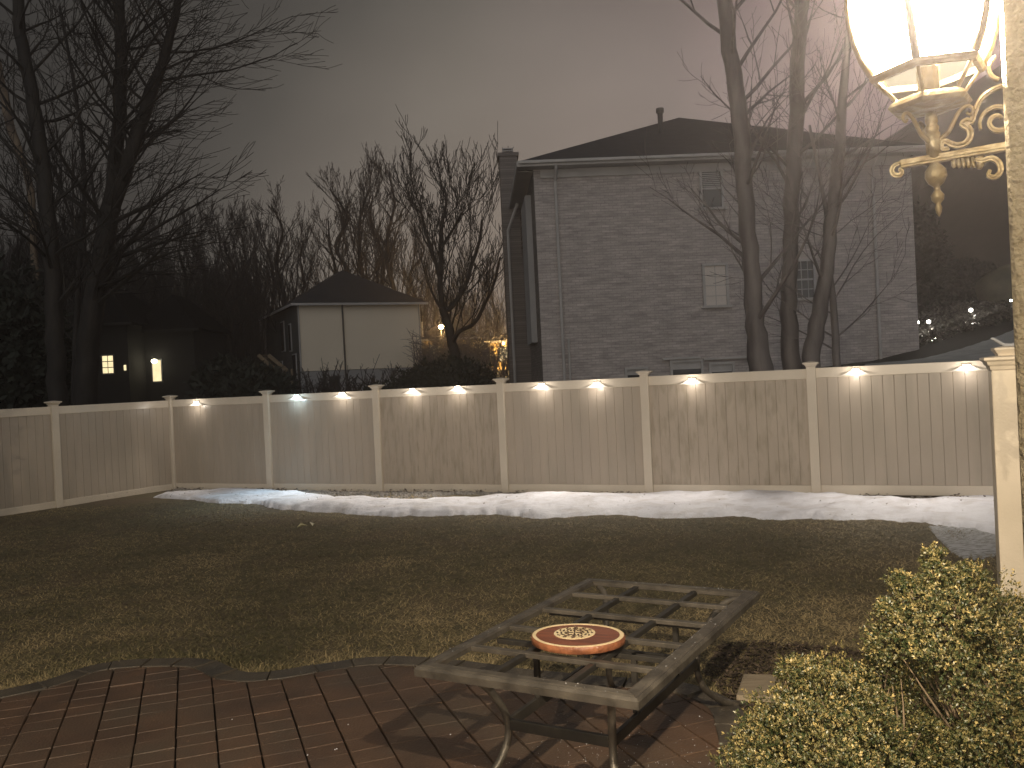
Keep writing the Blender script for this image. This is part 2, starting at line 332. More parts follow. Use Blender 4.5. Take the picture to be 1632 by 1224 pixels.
# pavers
PA = R(20); U = Vector((math.cos(PA), math.sin(PA))); W = Vector((-U.y, U.x))
pv = MB(); rng = random.Random(3)
def clip_convex(poly, a, b):       # keep the side left of a->b
    out = []
    for i in range(len(poly)):
        p, q = poly[i], poly[(i+1) % len(poly)]
        sp = (b[0]-a[0])*(p[1]-a[1])-(b[1]-a[1])*(p[0]-a[0]); sq = (b[0]-a[0])*(q[1]-a[1])-(b[1]-a[1])*(q[0]-a[0])
        if sp <= 0: out.append(p)
        if (sp < 0 < sq) or (sq < 0 < sp):
            t = sp/(sp-sq); out.append((p[0]+(q[0]-p[0])*t, p[1]+(q[1]-p[1])*t))
    return out
SU, SW = .205, .155
for a in range(-40, 40):
    off = rng.uniform(-.012, .012)
    for b in range(-10, 60):
        u0 = a*SU+.06; w0 = b*SW+off
        g, gw = rng.uniform(.0028, .0058), .0015
        cs = [U*(u0+g)+W*(w0+gw), U*(u0+SU-g)+W*(w0+gw), U*(u0+SU-g)+W*(w0+SW-gw), U*(u0+g)+W*(w0+SW-gw)]
        if cs[0].y < .5: continue
        ins = [in_poly(c.x, c.y, poly_in) for c in cs]
        if not any(ins): continue
        poly = [(c.x, c.y) for c in cs]
        if not all(ins):
            cx = sum(c.x for c in cs)/4; cy = sum(c.y for c in cs)/4
            k = min(range(len(inner)-1), key=lambda i: ((inner[i]+inner[i+1])/2-Vector((cx, cy))).length)
            poly = clip_convex(poly, inner[k], inner[k+1])
            if len(poly) < 3: continue
        z = Z_P+.030+rng.uniform(-.0025, .0025); nn = len(poly)
        tx, ty = rng.uniform(-.012, .012), rng.uniform(-.012, .012); cx = sum(p[0] for p in poly)/nn; cy = sum(p[1] for p in poly)/nn
        top = [(cx+(p[0]-cx)*.98, cy+(p[1]-cy)*.98, z+(p[0]-cx)*tx+(p[1]-cy)*ty) for p in poly]
        mid = [(p[0], p[1], z-.006) for p in poly]; bot = [(p[0], p[1], Z_P-.005) for p in poly]
        pv.add(top+mid+bot, [tuple(range(nn))]+[(k, (k+1) % nn, nn+(k+1) % nn, nn+k) for k in range(nn)]+[(nn+k, nn+(k+1) % nn, 2*nn+(k+1) % nn, 2*nn+k) for k in range(nn)])
tag(pv.build('patio', M_paver), kind='structure')
bd = MB(); acc = 0; k0 = 0
for i in range(1, len(edge)):
    acc += (edge[i]-edge[i-1]).length
    if acc > .24 or i == len(edge)-1:
        o_, n_ = edge[k0:i+1], inner[k0:i+1]
        sh = lambda L_: [L_[0].lerp(L_[1], .07)]+L_[1:-1]+[L_[-1].lerp(L_[-2], .07)] if len(L_) > 2 else [L_[0].lerp(L_[1], .04), L_[1].lerp(L_[0], .04)]
        o_, n_ = sh(o_), sh(n_)
        zt = Z_P+.036+rng.uniform(-.003, .003); q = len(o_)
        vs = [(p.x, p.y, zt) for p in o_]+[(p.x, p.y, zt) for p in n_]+[(p.x, p.y, -.02) for p in o_]+[(p.x, p.y, -.02) for p in n_]
        fs = [(j, j+1, q+j+1, q+j) for j in range(q-1)]+[(j+1, j, 2*q+j, 2*q+j+1) for j in range(q-1)]+[(q+j, q+j+1, 3*q+j+1, 3*q+j) for j in range(q-1)]+[(0, q, 3*q, 2*q), (q-1, 2*q-1, 4*q-1, 3*q-1)]
        bd.add(vs, fs); acc = 0; k0 = i
tag(bd.build('patio_kerb', M_border, bevel=.006), kind='structure')

# ------------------------------------------------------------------ snow strip
top_px = [(243, 793), (300, 786), (360, 781), (440, 783), (520, 791), (590, 797), (660, 801), (720, 796), (806, 791), (920, 789), (1040, 787), (1180, 787), (1300, 786), (1400, 793), (1470, 797), (1530, 792), (1600, 790), (1700, 788)]
bot_px = [(243, 793.2), (300, 797), (350, 802), (410, 805), (440, 812), (520, 816), (600, 822), (660, 824), (740, 821), (806, 821), (860, 828), (960, 822), (1060, 827), (1180, 825), (1260, 829), (1350, 828), (1440, 832), (1500, 838), (1560, 848), (1640, 870)]
def strip(name, tp, bp, zf, mt, nl=150, nw=14, thick=.06, seed=0, world_xy=False):
    g_ = (lambda p: Vector(p)) if world_xy else (lambda p: G(*p).to_2d())
    a = smooth_poly([g_(p) for p in tp], 8); b = smooth_poly([g_(p) for p in bp], 8)
    def samp(c, t):
        q = t*(len(c)-1); i = min(int(q), len(c)-2); return c[i].lerp(c[i+1], q-i)
    V = []; Fc = []
    for i in range(nl):
        t = i/(nl-1); p, q = samp(a, t), samp(b, t)
        jt = .20*noise.noise(Vector((t*26, 1+seed, 0)))+.10*noise.noise(Vector((t*90, 2+seed, 0)))+.05*noise.noise(Vector((t*240, 2+seed, 0)))
        dr = (q-p); ln = dr.length or 1; dr = dr/ln
        q = q+dr*jt*min(1, ln/1.2); p = p-dr*(.10*noise.noise(Vector((t*40, 5+seed, 0))))
        for j in range(nw):
            s = j/(nw-1); w = p.lerp(q, s); h = min(1, min(s, 1-s)*4.5); h = math.sqrt(max(0, 1-(1-h)**2))
            z = zf(w.x, w.y)-.012+thick*h*min(1, i/10+.05)*(.8+.5*noise.noise(Vector((w.x*.9, w.y*.9, seed)))+.34*noise.noise(Vector((w.x*2.6, w.y*4, seed)))+.09*noise.noise(Vector((w.x*9, w.y*13, seed))))
            V.append((w.x, w.y, z))
    for i in range(nl-1):
        for j in range(nw-1): Fc.append((i*nw+j, (i+1)*nw+j, (i+1)*nw+j+1, i*nw+j+1))
    return quads_obj(name, V, Fc, mt, smooth=True)
tag(strip('snow', top_px, bot_px, lawn_z, M_snow, nl=360, nw=22, thick=.11), kind='structure')
tag(strip('snow_tail', [(1478, 838), (1510, 836), (1620, 832)], [(1478, 838.5), (1514, 878), (1545, 893), (1600, 886)], lawn_z, mat('crusty_snow', (.52, .52, .54), (.22, .22, .20), rough=.7, scale=14, bump=.6, lo=.45, hi=.6, stretch=(1, 3, 1)), nl=60, nw=24, thick=.035, seed=4), kind='structure')

# ------------------------------------------------------------------ grass blades (one mass)
def blades(name, n, region, mt, hmin, hmax, seed, lie=.75, wid=.0035, bright=0.):
    rg = np.random.default_rng(seed); V = []; T = []; cnt = 0
    pts = region(rg, n); m_ = len(pts)
    z0 = np.array([lawn_z(x, y) for x, y in pts])
    L = rg.uniform(hmin, hmax, m_); an = rg.uniform(0, 2*np.pi, m_); el = rg.beta(2, 2, m_)*(1-lie)*np.pi/2+.12
    d = np.stack([np.cos(an)*np.cos(el), np.sin(an)*np.cos(el), np.sin(el)], 1)
    sd = np.stack([-np.sin(an), np.cos(an), np.zeros(m_)], 1)*wid
    p0 = np.stack([pts[:, 0], pts[:, 1], z0+.002], 1)
    bend = np.stack([np.zeros(m_), np.zeros(m_), -.35*L], 1)
    p1 = p0+d*L[:, None]*.55; p2 = p0+d*L[:, None]+bend*.35*np.sin(el)[:, None]; p2[:, 2] = np.maximum(p2[:, 2], z0+.004)
    V = np.stack([p0-sd, p0+sd, p1+sd*.8, p1-sd*.8, p2+sd*.15, p2-sd*.15], 1).reshape(-1, 3)
    b = np.arange(m_)[:, None]*6
    Fc = np.concatenate([b+np.array([[0, 1, 2, 3]]), b+np.array([[3, 2, 4, 5]])], 0)
    f = np.array([noise.noise(Vector((x*.7, y*.7, 9))) + .6*noise.noise(Vector((x*2.5, y*2.5, 4))) for x, y in pts])
    t = np.clip(rg.beta(1.3, 2.2, m_)+.55*f+bright, 0, 1); T = np.repeat(t, 6)
    return quads_obj(name, V, Fc, mt, attr=T)
PXP = lambda p: p
def vis_region(dens_pow, y0, y1):
    def f(rg, n):
        out = []
        while len(out) < n:
            d = y0*(y1/y0)**rg.uniform(0, 1, n); x = rg.uniform(-.64, .62, n)*d
            for a, b in zip(x, d):
                if inside(a, b, .05) and not in_poly(a, b, poly_out): out.append((a, b))
                if len(out) >= n: break
        return np.array(out[:n])
    return f
def snow_free(f):
    tb = [tuple(G(*p).to_2d()) for p in top_px[::-1]]+[tuple(G(*p).to_2d()) for p in bot_px]
    def g(rg, n):
        p = f(rg, n); return np.array([q for q in p if not in_poly(q[0], q[1], tb)])
    return g
gr = blades('grass', 240000, snow_free(vis_region(1, 3.6, 15.5)), M_grass, .022, .062, 1, lie=.80, wid=.0028)
tag(gr, kind='stuff')
def edge_region(rg, n):
    out = []
    for _ in range(n):
        i = rg.integers(1, len(edge)-20); p = edge[i]; d = (edge[i]-edge[i-1]).normalized(); nrm = Vector((-d.y, d.x))
        q = p+nrm*(abs(rg.normal(0.0, .10))-.012)+d*rg.uniform(-.08, .08); out.append((q.x, q.y))
    return np.array([q for q in out if not in_poly(q[0], q[1], poly_out)])
tag(blades('edge_grass', 12000, edge_region, M_grass, .03, .085, 5, lie=.55, wid=.0026, bright=.08), kind='stuff')

# mulch bed right of the table
mbx = [G(*p).to_2d() for p in [(1120, 1075), (1150, 1030), (1210, 1025), (1330, 1035), (1480, 1050), (1640, 1080), (1640, 1250), (1215, 1250), (1195, 1180), (1175, 1130)]]
def mulch(name, n, seed, sz, mt):
    rg = np.random.default_rng(seed); V = []; T = []; Fc = []
    poly = [tuple(p) for p in mbx]; xs_ = [p[0] for p in poly]; ys_ = [p[1] for p in poly]
    c = 0
    while c < n:
        x, y = rg.uniform(min(xs_), max(xs_)), rg.uniform(min(ys_), max(ys_))
        if not in_poly(x, y, poly) or in_poly(x, y, poly_out): continue
        a = rg.uniform(0, 6.28); l = rg.uniform(.4, 1)*sz; w = l*rg.uniform(.2, .55); z = .006+rg.uniform(0, .02)
        t1, t2 = rg.normal(0, .006, 2)
        u = Vector((math.cos(a), math.sin(a), 0))*l; v = Vector((-math.sin(a), math.cos(a), 0))*w; p = Vector((x, y, z))
        b = len(V); V += [tuple(p-u-v*.6+Vector((0, 0, t1))), tuple(p-u*.2-v+Vector((0, 0, .004))), tuple(p+u+Vector((0, 0, t2))), tuple(p+v)]
        Fc.append((b, b+1, b+2, b+3)); T += [rg.uniform()**2.0]*4; c += 1
    return quads_obj(name, V, Fc, mt, attr=T)
tag(mulch('mulch', 9000, 3, .024, M_mulch), kind='stuff')

# river stones along the foot of the back fence
def stones():
    rg = np.random.default_rng(8); V = []; Fc = []
    oct_ = np.array([(1, 0, 0), (-1, 0, 0), (0, 1, 0), (0, -1, 0), (0, 0, 1), (0, 0, -1), (.7, .7, .3), (-.7, .7, .3), (-.7, -.7, .3), (.7, -.7, .3)], float)
    for _ in range(5200):
        t = rg.uniform(.15, 15.2); off = -abs(rg.normal(.05, .38)) if rg.uniform() < .75 else -rg.uniform(.03, .9)
        if off < -(1.0 if 1.4 < t < 6.5 else .35): continue
        p = P1+FD*t+FN*(off-.04); s = rg.uniform(.012, .032)
        ph = rg.uniform(0, 6.28); ring = []
        b = len(V); k = 6; cz = lawn_z(p.x, p.y)+s*.35
        V.append((p.x, p.y, cz+s*.62))
        for j in range(k):
            a = ph+j*2*math.pi/k; r_ = s*rg.uniform(.5, .75); V.append((p.x+r_*math.cos(a), p.y+r_*math.sin(a), cz+s*.45))
        for j in range(k):
            a = ph+j*2*math.pi/k; r_ = s*rg.uniform(.85, 1.15); V.append((p.x+r_*math.cos(a), p.y+r_*math.sin(a), cz-s*.4))
        for j in range(k):
            j2 = (j+1) % k; Fc.append((b, b+1+j, b+1+j2, b)); Fc.append((b+1+j, b+1+k+j, b+1+k+j2, b+1+j2))
    # split triangles and quads
    me = bpy.data.meshes.new('river_stones'); me.from_pydata(V, [], [f[:3] if f[0] == f[3] else f for f in Fc]); me.update(); me.materials.append(M_stone)
    me.polygons.foreach_set('use_smooth', [True]*len(me.polygons))
    o = bpy.data.objects.new('river_stones', me); col.objects.link(o); tag(o, kind='stuff')
stones()

def litter():
    rg = np.random.default_rng(17); V = []; T = []
    for k in range(900):
        t = rg.uniform(.1, 15); off = -.05-abs(rg.normal(0, .10)) if k < 700 else -rg.uniform(.3, 2.2)
        if k < 700 and noise.noise(Vector((t*1.3, 4, 0))) < -.05: continue
        p = P1+FD*t+FN*off; l = rg.uniform(.012, .032) if k < 700 else rg.uniform(.008, .018); a = rg.uniform(0, 6.28); z = lawn_z(p.x, p.y)+(.03 if k < 700 else .075)+rg.uniform(0, .03)
        u = np.array([math.cos(a), math.sin(a), rg.uniform(-.7, .7)])*l; v = np.array([-math.sin(a), math.cos(a), rg.uniform(-.7, .7)])*l*.5; c = np.array([p.x, p.y, z])
        V += [c-u, c+v, c+u, c-v]; T += [rg.uniform()**2]*4
    tag(quads_obj('leaf_litter', np.array(V), np.arange(len(V)).reshape(-1, 4), M_mulch, attr=T), kind='stuff')
litter()
# ------------------------------------------------------------------ vinyl fences
def fence_run(root, a, d, nposts, first, step=2.44, zs=0., skip_first=False):
    """posts and panels from a along d; the camera side is on the right hand of d for the back run"""
    nrm = Vector((-d.y, d.x)); ang = math.atan2(d.y, d.x)
    side = 1 if nrm.dot(Vector((0, 0))-a) < 0 else -1           # +1: nrm points away from the yard
    out = nrm*side
    for i in range(nposts):
        p = a+d*step*i; z = zs*i
        if not (skip_first and i == 0):
            b = MB(); b.box((p.x, p.y, z+.88), (.127, .127, 1.84), rz=ang); po = b.build('post', M_vrail, root, bevel=.006)
            c = MB(); q = math.sqrt(2)/2
            c.lathe([(.062*q*2, 0), (.072*q*2, .012), (.084*q*2, .030), (.106*q*2, .044), (.106*q*2, .060), (.03, .078)], 4, (p.x, p.y, z+1.80), ph=ang+math.pi/4)
            c.build('post_cap', M_vrail, po, bevel=.002)
        if i < nposts-1:
            u0 = a+d*(step*i+.0635); u1 = a+d*(step*(i+1)-.0635); mid = (u0+u1)/2; L = (u1-u0).length
            zz = z+zs/2
            def slab(name, z0, z1, th, mt, bev):
                b = MB(); b.box((mid.x, mid.y, (z0+z1)/2+zz), (L, th, z1-z0), rz=ang); return b.build(name, mt, root, bevel=bev)
            slab('top_rail', 1.635, 1.775, .052, M_vrail, .006); slab('bottom_rail', -.02, .115, .052, M_vrail, .006)
            nb = 16; w = L/nb; b = MB(); gd = .007; gw = .005
            prof = []
            for k in range(nb):
                prof += [(k*w, gd), (k*w+gw, 0), ((k+1)*w-gw, 0)]
            prof.append((L, gd))
            vs = []
            for zq in (.112, 1.638):
                for (t, o_) in prof:
                    pt = u0+d*t-out*(.014-o_); vs.append((pt.x, pt.y, zq+zz))
            n_ = len(prof); fs = [(k, k+1, n_+k+1, n_+k) for k in range(n_-1)]
            e0 = len(vs)
            for zq in (.112, 1.638):
                for t in (0, L):
                    pt = u0+d*t+out*.014; vs.append((pt.x, pt.y, zq+zz))
            fs += [(e0, e0+1, e0+3, e0+2), (0, e0, e0+2, n_), (n_-1, e0+1, e0+3, 2*n_-1)]
            b.add(vs, fs); b.build('board_panel', M_mold if i in (2, 4) and first else M_vinyl, root)
fb = empty('vinyl_fence', (0, 0, 0), 'long tan vinyl privacy fence across the back, hung with small lamps', 'fence', 'vinyl fences round the lawn')
fence_run(fb, P1, FD, 9, True, zs=.0079)
fl = empty('vinyl_fence', (0, 0, 0), 'short tan vinyl fence run turning toward the viewer at far left', 'fence', 'vinyl fences round the lawn')
fence_run(fl, P1, LD, 4, False, skip_first=True)

M_nearp = mat('near_vinyl', (.60, .53, .43), (.54, .475, .38), rough=.35, scale=5, bump=.08, bscale=90, c3=(.50, .44, .35), s3=3)
# near gate post at the right
def near_post():
    c = A(1603, 600, 4.0); zt = A(1603, 578, 4.0).z
    root = empty('gate_post', (c.x, c.y, 0), 'tall near white gate post with stepped cap, behind the shrub', 'post', rz=R(-22))
    b = MB(); b.box((0, 0, (zt-.02)/2-.03), (.128, .128, zt+.02)); b.build('shaft', M_nearp, root, bevel=.006)
    q = math.sqrt(2)
    b = MB(); b.lathe([(.066*q, -.03), (.070*q, -.014), (.078*q, -.006), (.084*q, .008), (.094*q, .014), (.094*q, .026), (.05*q, .032)], 4, (0, 0, zt), ph=math.pi/4); cp = b.build('cap', M_nearp, root, bevel=.002)
    b = MB(); b.lathe([(.050*q, .032), (.052*q, .040), (.062*q, .054), (.066*q, .060), (.066*q, .068), (.03*q, .074)], 4, (.02, .02, zt), ph=math.pi/4); b.build('finial_plate', M_nearp, cp, bevel=.002)
    b = MB(); b.tube([(-.055, -.02, zt+.112), (-.045, -.01, zt+.110), (.0, .015, zt+.080), (.03, .02, zt+.076), (.06, .03, zt+.088)], [.003, .007, .008, .010, .006], 8); b.build('ornament', M_panel, cp, smooth=True)
near_post()

# ------------------------------------------------------------------ solar lamps on the back fence
M_ledw = emis('warm_led', (1., .86, .68), 22); M_ledc = emis('cool_led', (.62, .88, 1.), 20)
M_glow = mat('lit_shade', (.9, .86, .78), (.85, .8, .72), rough=.3)
def plane_hit(px, py):
    d = fw+rt*((px-816)/F)-up*((py-612)/F); n2 = Vector((FN.x, FN.y, 0)); q = Vector((P1.x, P1.y, 0))
    return EYE+d*((q-EYE).dot(n2)/d.dot(n2))
lamps = [(316, 637, 'first lit fence lamp from the left corner, alone on its panel'), (476, 627, 'bluish white fence lamp, the only cool coloured one'),
 (548, 623, 'warm fence lamp just right of the bluish lamp'), (660, 617, 'left warm lamp of the pair on the mildewed panel below the dark hedge'), (732, 613, 'right warm lamp of the pair on the panel below the dark hedge'),
 (865, 609, 'left warm lamp of the pair under the brick house downspout'), (953, 607, 'right warm lamp of the pair below the brick house wall'), (1104, 601, 'warm fence lamp alone on the panel below the basement windows'),
 (1364, 586, 'warm fence lamp below the three bare trunks, second from the gate post'), (1540, 579, 'warm fence lamp nearest the tall gate post')]
fixture_parts = None
for (px, py, lb) in lamps:
    h = plane_hit(px, py+4); cool = 'bluish' in lb and 'only' in lb
    root = empty('fence_lamp', (h.x, h.y, h.z), lb, 'lamp', 'small solar lamps on the fence', rz=FA)
    # local: x along fence, -y toward the yard
    b = MB(); b.box((0, -.040, .012), (.105, .026, .022)); b.build('bracket', M_fixture, root, bevel=.003)
    b = MB()
    tw, bw = .060, .185
    f0 = [(-tw, -.044, .000), (tw, -.044, .000), (bw, -.086, -.062), (-bw, -.086, -.062)]
    f1 = [(-tw, -.038, .000), (tw, -.038, .000), (bw, -.080, -.064), (-bw, -.080, -.064)]
    f2 = [(-tw, -.028, -.000), (tw, -.028, .000), (bw*.9, -.028, -.062), (-bw*.9, -.028, -.062)]
    b.add(f0+f1, [(0, 1, 2, 3), (7, 6, 5, 4), (0, 4, 5, 1), (1, 5, 6, 2), (2, 6, 7, 3), (3, 7, 4, 0)])
    b.build('shade', M_glow, root)
    b = MB(); b.box((0, -.066, .006), (.088, .014, .015)); b.build('led', M_ledc if cool else M_ledw, root)
    sp = bpy.data.lights.new('lamp_light', 'SPOT'); sp.energy = FENCE_W*(1.1 if cool else (.42 if 'corner' in lb else 1)); sp.color = (.62, .86, 1.) if cool else (1., .90, .78)
    sp.spot_size = R(84); sp.spot_blend = .9; sp.shadow_soft_size = .02
    so = bpy.data.objects.new('lamp_light', sp); col.objects.link(so); so.parent = root; so.location = (0, -.125, -.075)
    so.rotation_euler = (R(-33), 0, 0)
    s2 = bpy.data.lights.new('lamp_glow', 'POINT'); s2.energy = .55; s2.color = sp.color; s2.shadow_soft_size = .015
    so = bpy.data.objects.new('lamp_glow', s2); col.objects.link(so); so.parent = root; so.location = (0, -.105, -.008)
    s3 = bpy.data.lights.new('lamp_pool', 'POINT'); s3.energy = 2.4; s3.color = sp.color; s3.shadow_soft_size = .02
    so = bpy.data.objects.new('lamp_pool', s3); col.objects.link(so); so.parent = root; so.location = (0, -.19, -.075)

# ------------------------------------------------------------------ patio table frame and wooden board
TA = -.5216; TW, TL, TZ = 1.028, 1.754, .66
TC = Vector((-.479, 3.815, 0)); TR = Matrix.Translation(TC)@Matrix.Rotation(TA, 4, 'Z')
def table():
    root = empty('patio_table', TC, 'rectangular metal patio table frame without its top, open grid of slats', 'table', rz=TA)
    rw = .074
    # rims with mitred corners and a sloped outer lip
    def rim(p, q, inn):
        p, q, inn = Vector(p), Vector(q), Vector(inn); d = (q-p).normalized(); b = MB(); vs = []
        prof = [(0, -.044), (0, -.014), (.009, -.002), (.018, -.0045), (.026, .001), (rw-.014, .003), (rw, -.004), (rw, -.026), (.012, -.044)]
        n_ = len(prof)
        for (base, sg) in ((p, 1), (q, -1)):
            for (o_, z) in prof: v = base+inn*o_+d*(o_*sg+.0008*sg); vs.append((v.x, v.y, TZ+z))
        b.add(vs, [(k, (k+1) % n_, n_+(k+1) % n_, n_+k) for k in range(n_)]+[tuple(range(n_))[::-1], tuple(range(n_, 2*n_))]); b.build('rim', M_tmetal, root)
    rim((0, 0), (TW, 0), (0, 1)); rim((TW, 0), (TW, TL), (-1, 0)); rim((TW, TL), (0, TL), (0, -1)); rim((0, TL), (0, 0), (1, 0))
    for k in range(1, 5):
        y = TL*k/5+.01; b = MB(); b.box((TW/2, y, TZ-.016), (TW-2*rw+.01, .036, .022)); b.build('cross_slat', M_tmetal, root, bevel=.003)
    for k in (1, 2):
        x = TW*k/3; b = MB(); b.box((x, TL/2, TZ-.024), (.030, TL-2*rw+.01, .026)); b.build('long_slat', M_tdark, root, bevel=.003)
    path = [(.10, .06, .625), (.17, .13, .60), (.225, .25, .50), (.262, .325, .34), (.245, .29, .20), (.19, .14, .08), (.14, .0, .026), (.11, -.07, .012)]
    for mxs in (0, 1):
        for my in (0, 1):
            pts = smooth_poly([((TW-x if mxs else x), (TL-y if my else y), z) for x, y, z in path], 4)
            b = MB(); b.tube(pts, .0175, 10); lg = b.build('leg', M_tmetal, root, smooth=True)
            q = pts[-1]; b = MB(); b.lathe([(.021, -.013), (.024, .0), (.021, .016)], 10, (q.x, q.y, .018)); b.build('foot', M_black, lg)
    lx, ly, lz = .262, .325, .335
    cs = [(lx, ly), (TW-lx, ly), (TW-lx, TL-ly), (lx, TL-ly)]
    for k in range(4):
        a, c = cs[k], cs[(k+1) % 4]; d = Vector((c[0]-a[0], c[1]-a[1])).normalized()*.014
        b = MB(); b.bar((a[0]+d.x, a[1]+d.y, lz), (c[0]-d.x, c[1]-d.y, lz), .022, .048); b.build('stretcher', M_tdark, root, bevel=.003)
    for (x, y) in ((lx+.004, ly+.28), (TW-lx-.004, ly+.28), (lx+.004, TL-ly-.28), (TW-lx-.004, TL-ly-.28)):
        b = MB(); b.box((x, y, (lz+.024+TZ-.04)/2), (.026, .026, TZ-.04-lz-.024)); b.build('upright', M_tdark, root, bevel=.003)
    for y in (ly+.28, TL-ly-.28):
        b = MB(); b.box((TW/2, y, TZ-.052), (TW-.12, .03, .024)); b.build('brace', M_tdark, root, bevel=.003)
    # raindrops caught on the rims belong to the wet frame
    rg = random.Random(5); b = MB()
    for _ in range(70):
        e_ = rg.randrange(4); t = rg.random(); o_ = rg.uniform(.014, rw-.014)
        x, y = [(t*(TW-.1)+.05, o_), (TW-o_, t*(TL-.1)+.05), (t*(TW-.1)+.05, TL-o_), (o_, t*(TL-.1)+.05)][e_]
        r_ = rg.uniform(.0012, .0034); b.lathe([(r_, 0), (r_*.8, r_*.5), (r_*.2, r_*.8)], 6, (x, y, TZ+.0025))
    o = b.build('water_drops', M_drop, root, smooth=True); o['kind'] = 'stuff'
M_drop = mat('water_drop', (.5, .5, .5), (.6, .6, .6), rough=.03, spec=1., metal=.3)
table()
def board():
    c = A(917, 1010, 4.02); z0 = TZ+.005; th = .036; root = empty('wooden_board', (c.x, c.y, z0), 'round cherry wood board with cream ring and inlaid medallion, lying on the table frame', 'serving board', rz=R(-24))
    def egg(r, n=64, off=(0, 0)):
        out = []
        for k in range(n):
            t = 2*math.pi*k/n; q = r*(1+.05*math.cos(t)+.045*math.cos(2*t)+.008*math.sin(3*t)); out.append((q*math.cos(t)+off[0], q*math.sin(t)*.94+off[1]))
        return out
    Rr = .205
    b = MB(); n = 64; vs = []; rings = [(egg(Rr*.93), 0), (egg(Rr*1.0), .006), (egg(Rr*1.005), th-.006), (egg(Rr*.985), th)]
    for pl, z in rings: vs += [(p[0], p[1], z) for p in pl]
    fs = [(i*n+k, i*n+(k+1) % n, (i+1)*n+(k+1) % n, (i+1)*n+k) for i in range(3) for k in range(n)]
    b.add(vs, fs+[tuple(range(n))[::-1]]); b.build('bark_edge', M_woodside, root, smooth=True)
    b = MB(); b.add([(p[0], p[1], th) for p in egg(Rr*.985)], [tuple(range(n))]); b.build('top', M_wood, root)
    b = MB(); o_, i_ = egg(Rr*.975), egg(Rr*.895)
    b.add([(p[0], p[1], th+.0015) for p in o_]+[(p[0], p[1], th+.0015) for p in i_]+[(p[0], p[1], th-.001) for p in o_]+[(p[0], p[1], th-.001) for p in i_],
        [(k, (k+1) % n, n+(k+1) % n, n+k) for k in range(n)]+[(2*n+k, 2*n+(k+1) % n, (k+1) % n, k) for k in range(n)]+[(n+k, n+(k+1) % n, 3*n+(k+1) % n, 3*n+k) for k in range(n)]); b.build('cream_ring', M_cream, root)
    mc = (-.012, .022); b = MB(); b.lathe([(.094, -.001), (.094, .0018)], 48, (mc[0], mc[1], th)); md = b.build('medallion', M_cream, root)
    b = MB(); rg = random.Random(4)
    zt = th+.0032
    for k in range(12):
        t = 2*math.pi*(k+.5)/12
        for r0, r1, wv in ((.030, .048, .008), (.056, .066, .014), (.074, .084, .008)):
            p = []
            for s_ in range(6):
                q = s_/5; r_ = r0+(r1-r0)*q; a_ = t+math.sin(q*6.28)*wv/r_*.9; p.append((mc[0]+r_*math.cos(a_), mc[1]+r_*math.sin(a_), zt))
            b.tube(p, [.0012, .003, .0024, .0032, .0022, .001], 5)
    for t in (0, 1, 2, 3):
        a_ = t*math.pi/2+R(18); b.bar((mc[0]+.006*math.cos(a_), mc[1]+.006*math.sin(a_), zt), (mc[0]+(.08 if t % 2 else .03)*math.cos(a_), mc[1]+(.08 if t % 2 else .03)*math.sin(a_), zt), .006, .003)
    b.build('scrollwork', M_dark, md)
board()
# small pale board lying by the shrub
pb = [G(*p) for p in [(1186, 1090), (1262, 1093), (1256, 1130), (1174, 1126)]]
b = MB(); b.prism([(p.x, p.y) for p in pb][::-1], .030, .062); o = b.build('paving_board', M_board, bevel=.004); tag(o, 'pale square board lying flat between table foot and shrub', 'board')
# de-icing grains and wet specks on the patio
rg = random.Random(9); b = MB()
def grain(x, y, z, r_):
    b.lathe([(r_*.7, 0), (r_, r_*.5), (r_*.5, r_)], 5, (x, y, z), ph=rg.random()*3)
for px, py in [(370, 1148), (555, 1156), (490, 1205), (534, 1196), (537, 1195), (930, 1080), (1068, 1150), (1115, 1143), (935, 1187), (718, 1172)]:
    q = G(px, py, .04); grain(q.x, q.y, .043, .0042)
for _ in range(150):
    q = G(rg.gauss(960, 90), 1224-abs(rg.gauss(0, 28)), .04); grain(q.x, q.y, .043, rg.uniform(.0010, .0024))
for _ in range(60):
    q = G(rg.uniform(820, 1180), rg.uniform(1130, 1210), .04); grain(q.x, q.y, .043, rg.uniform(.0008, .0018))
tag(b.build('ice_melt_grains', M_snow), kind='stuff')
for k, (px, py, lb) in enumerate([(482, 843, 'left of two small curled leaves on the dark lawn near the snow'), (499, 840, 'right of two small pale leaves on the dark lawn near the snow')]):
    q = G(px, py); b = MB(); s = .075
    b.add([(-s, 0, .02), (-s*.2, -s*.5, .055), (s, 0, .035), (-s*.2, s*.55, .07), (-s*.1, 0, .03)], [(0, 1, 4), (1, 2, 4), (2, 3, 4), (3, 0, 4)])
    o = b.build('fallen_leaf', mat('dry_leaf_%s' % ('tan' if k else 'buff'), (.50, .46, .28), (.35, .30, .16), rough=.6)); o.location = (q.x, q.y, lawn_z(q.x, q.y)); o.rotation_euler.z = 1.3*k+.4
    tag(o, lb, 'leaf', 'fallen leaves on the lawn')

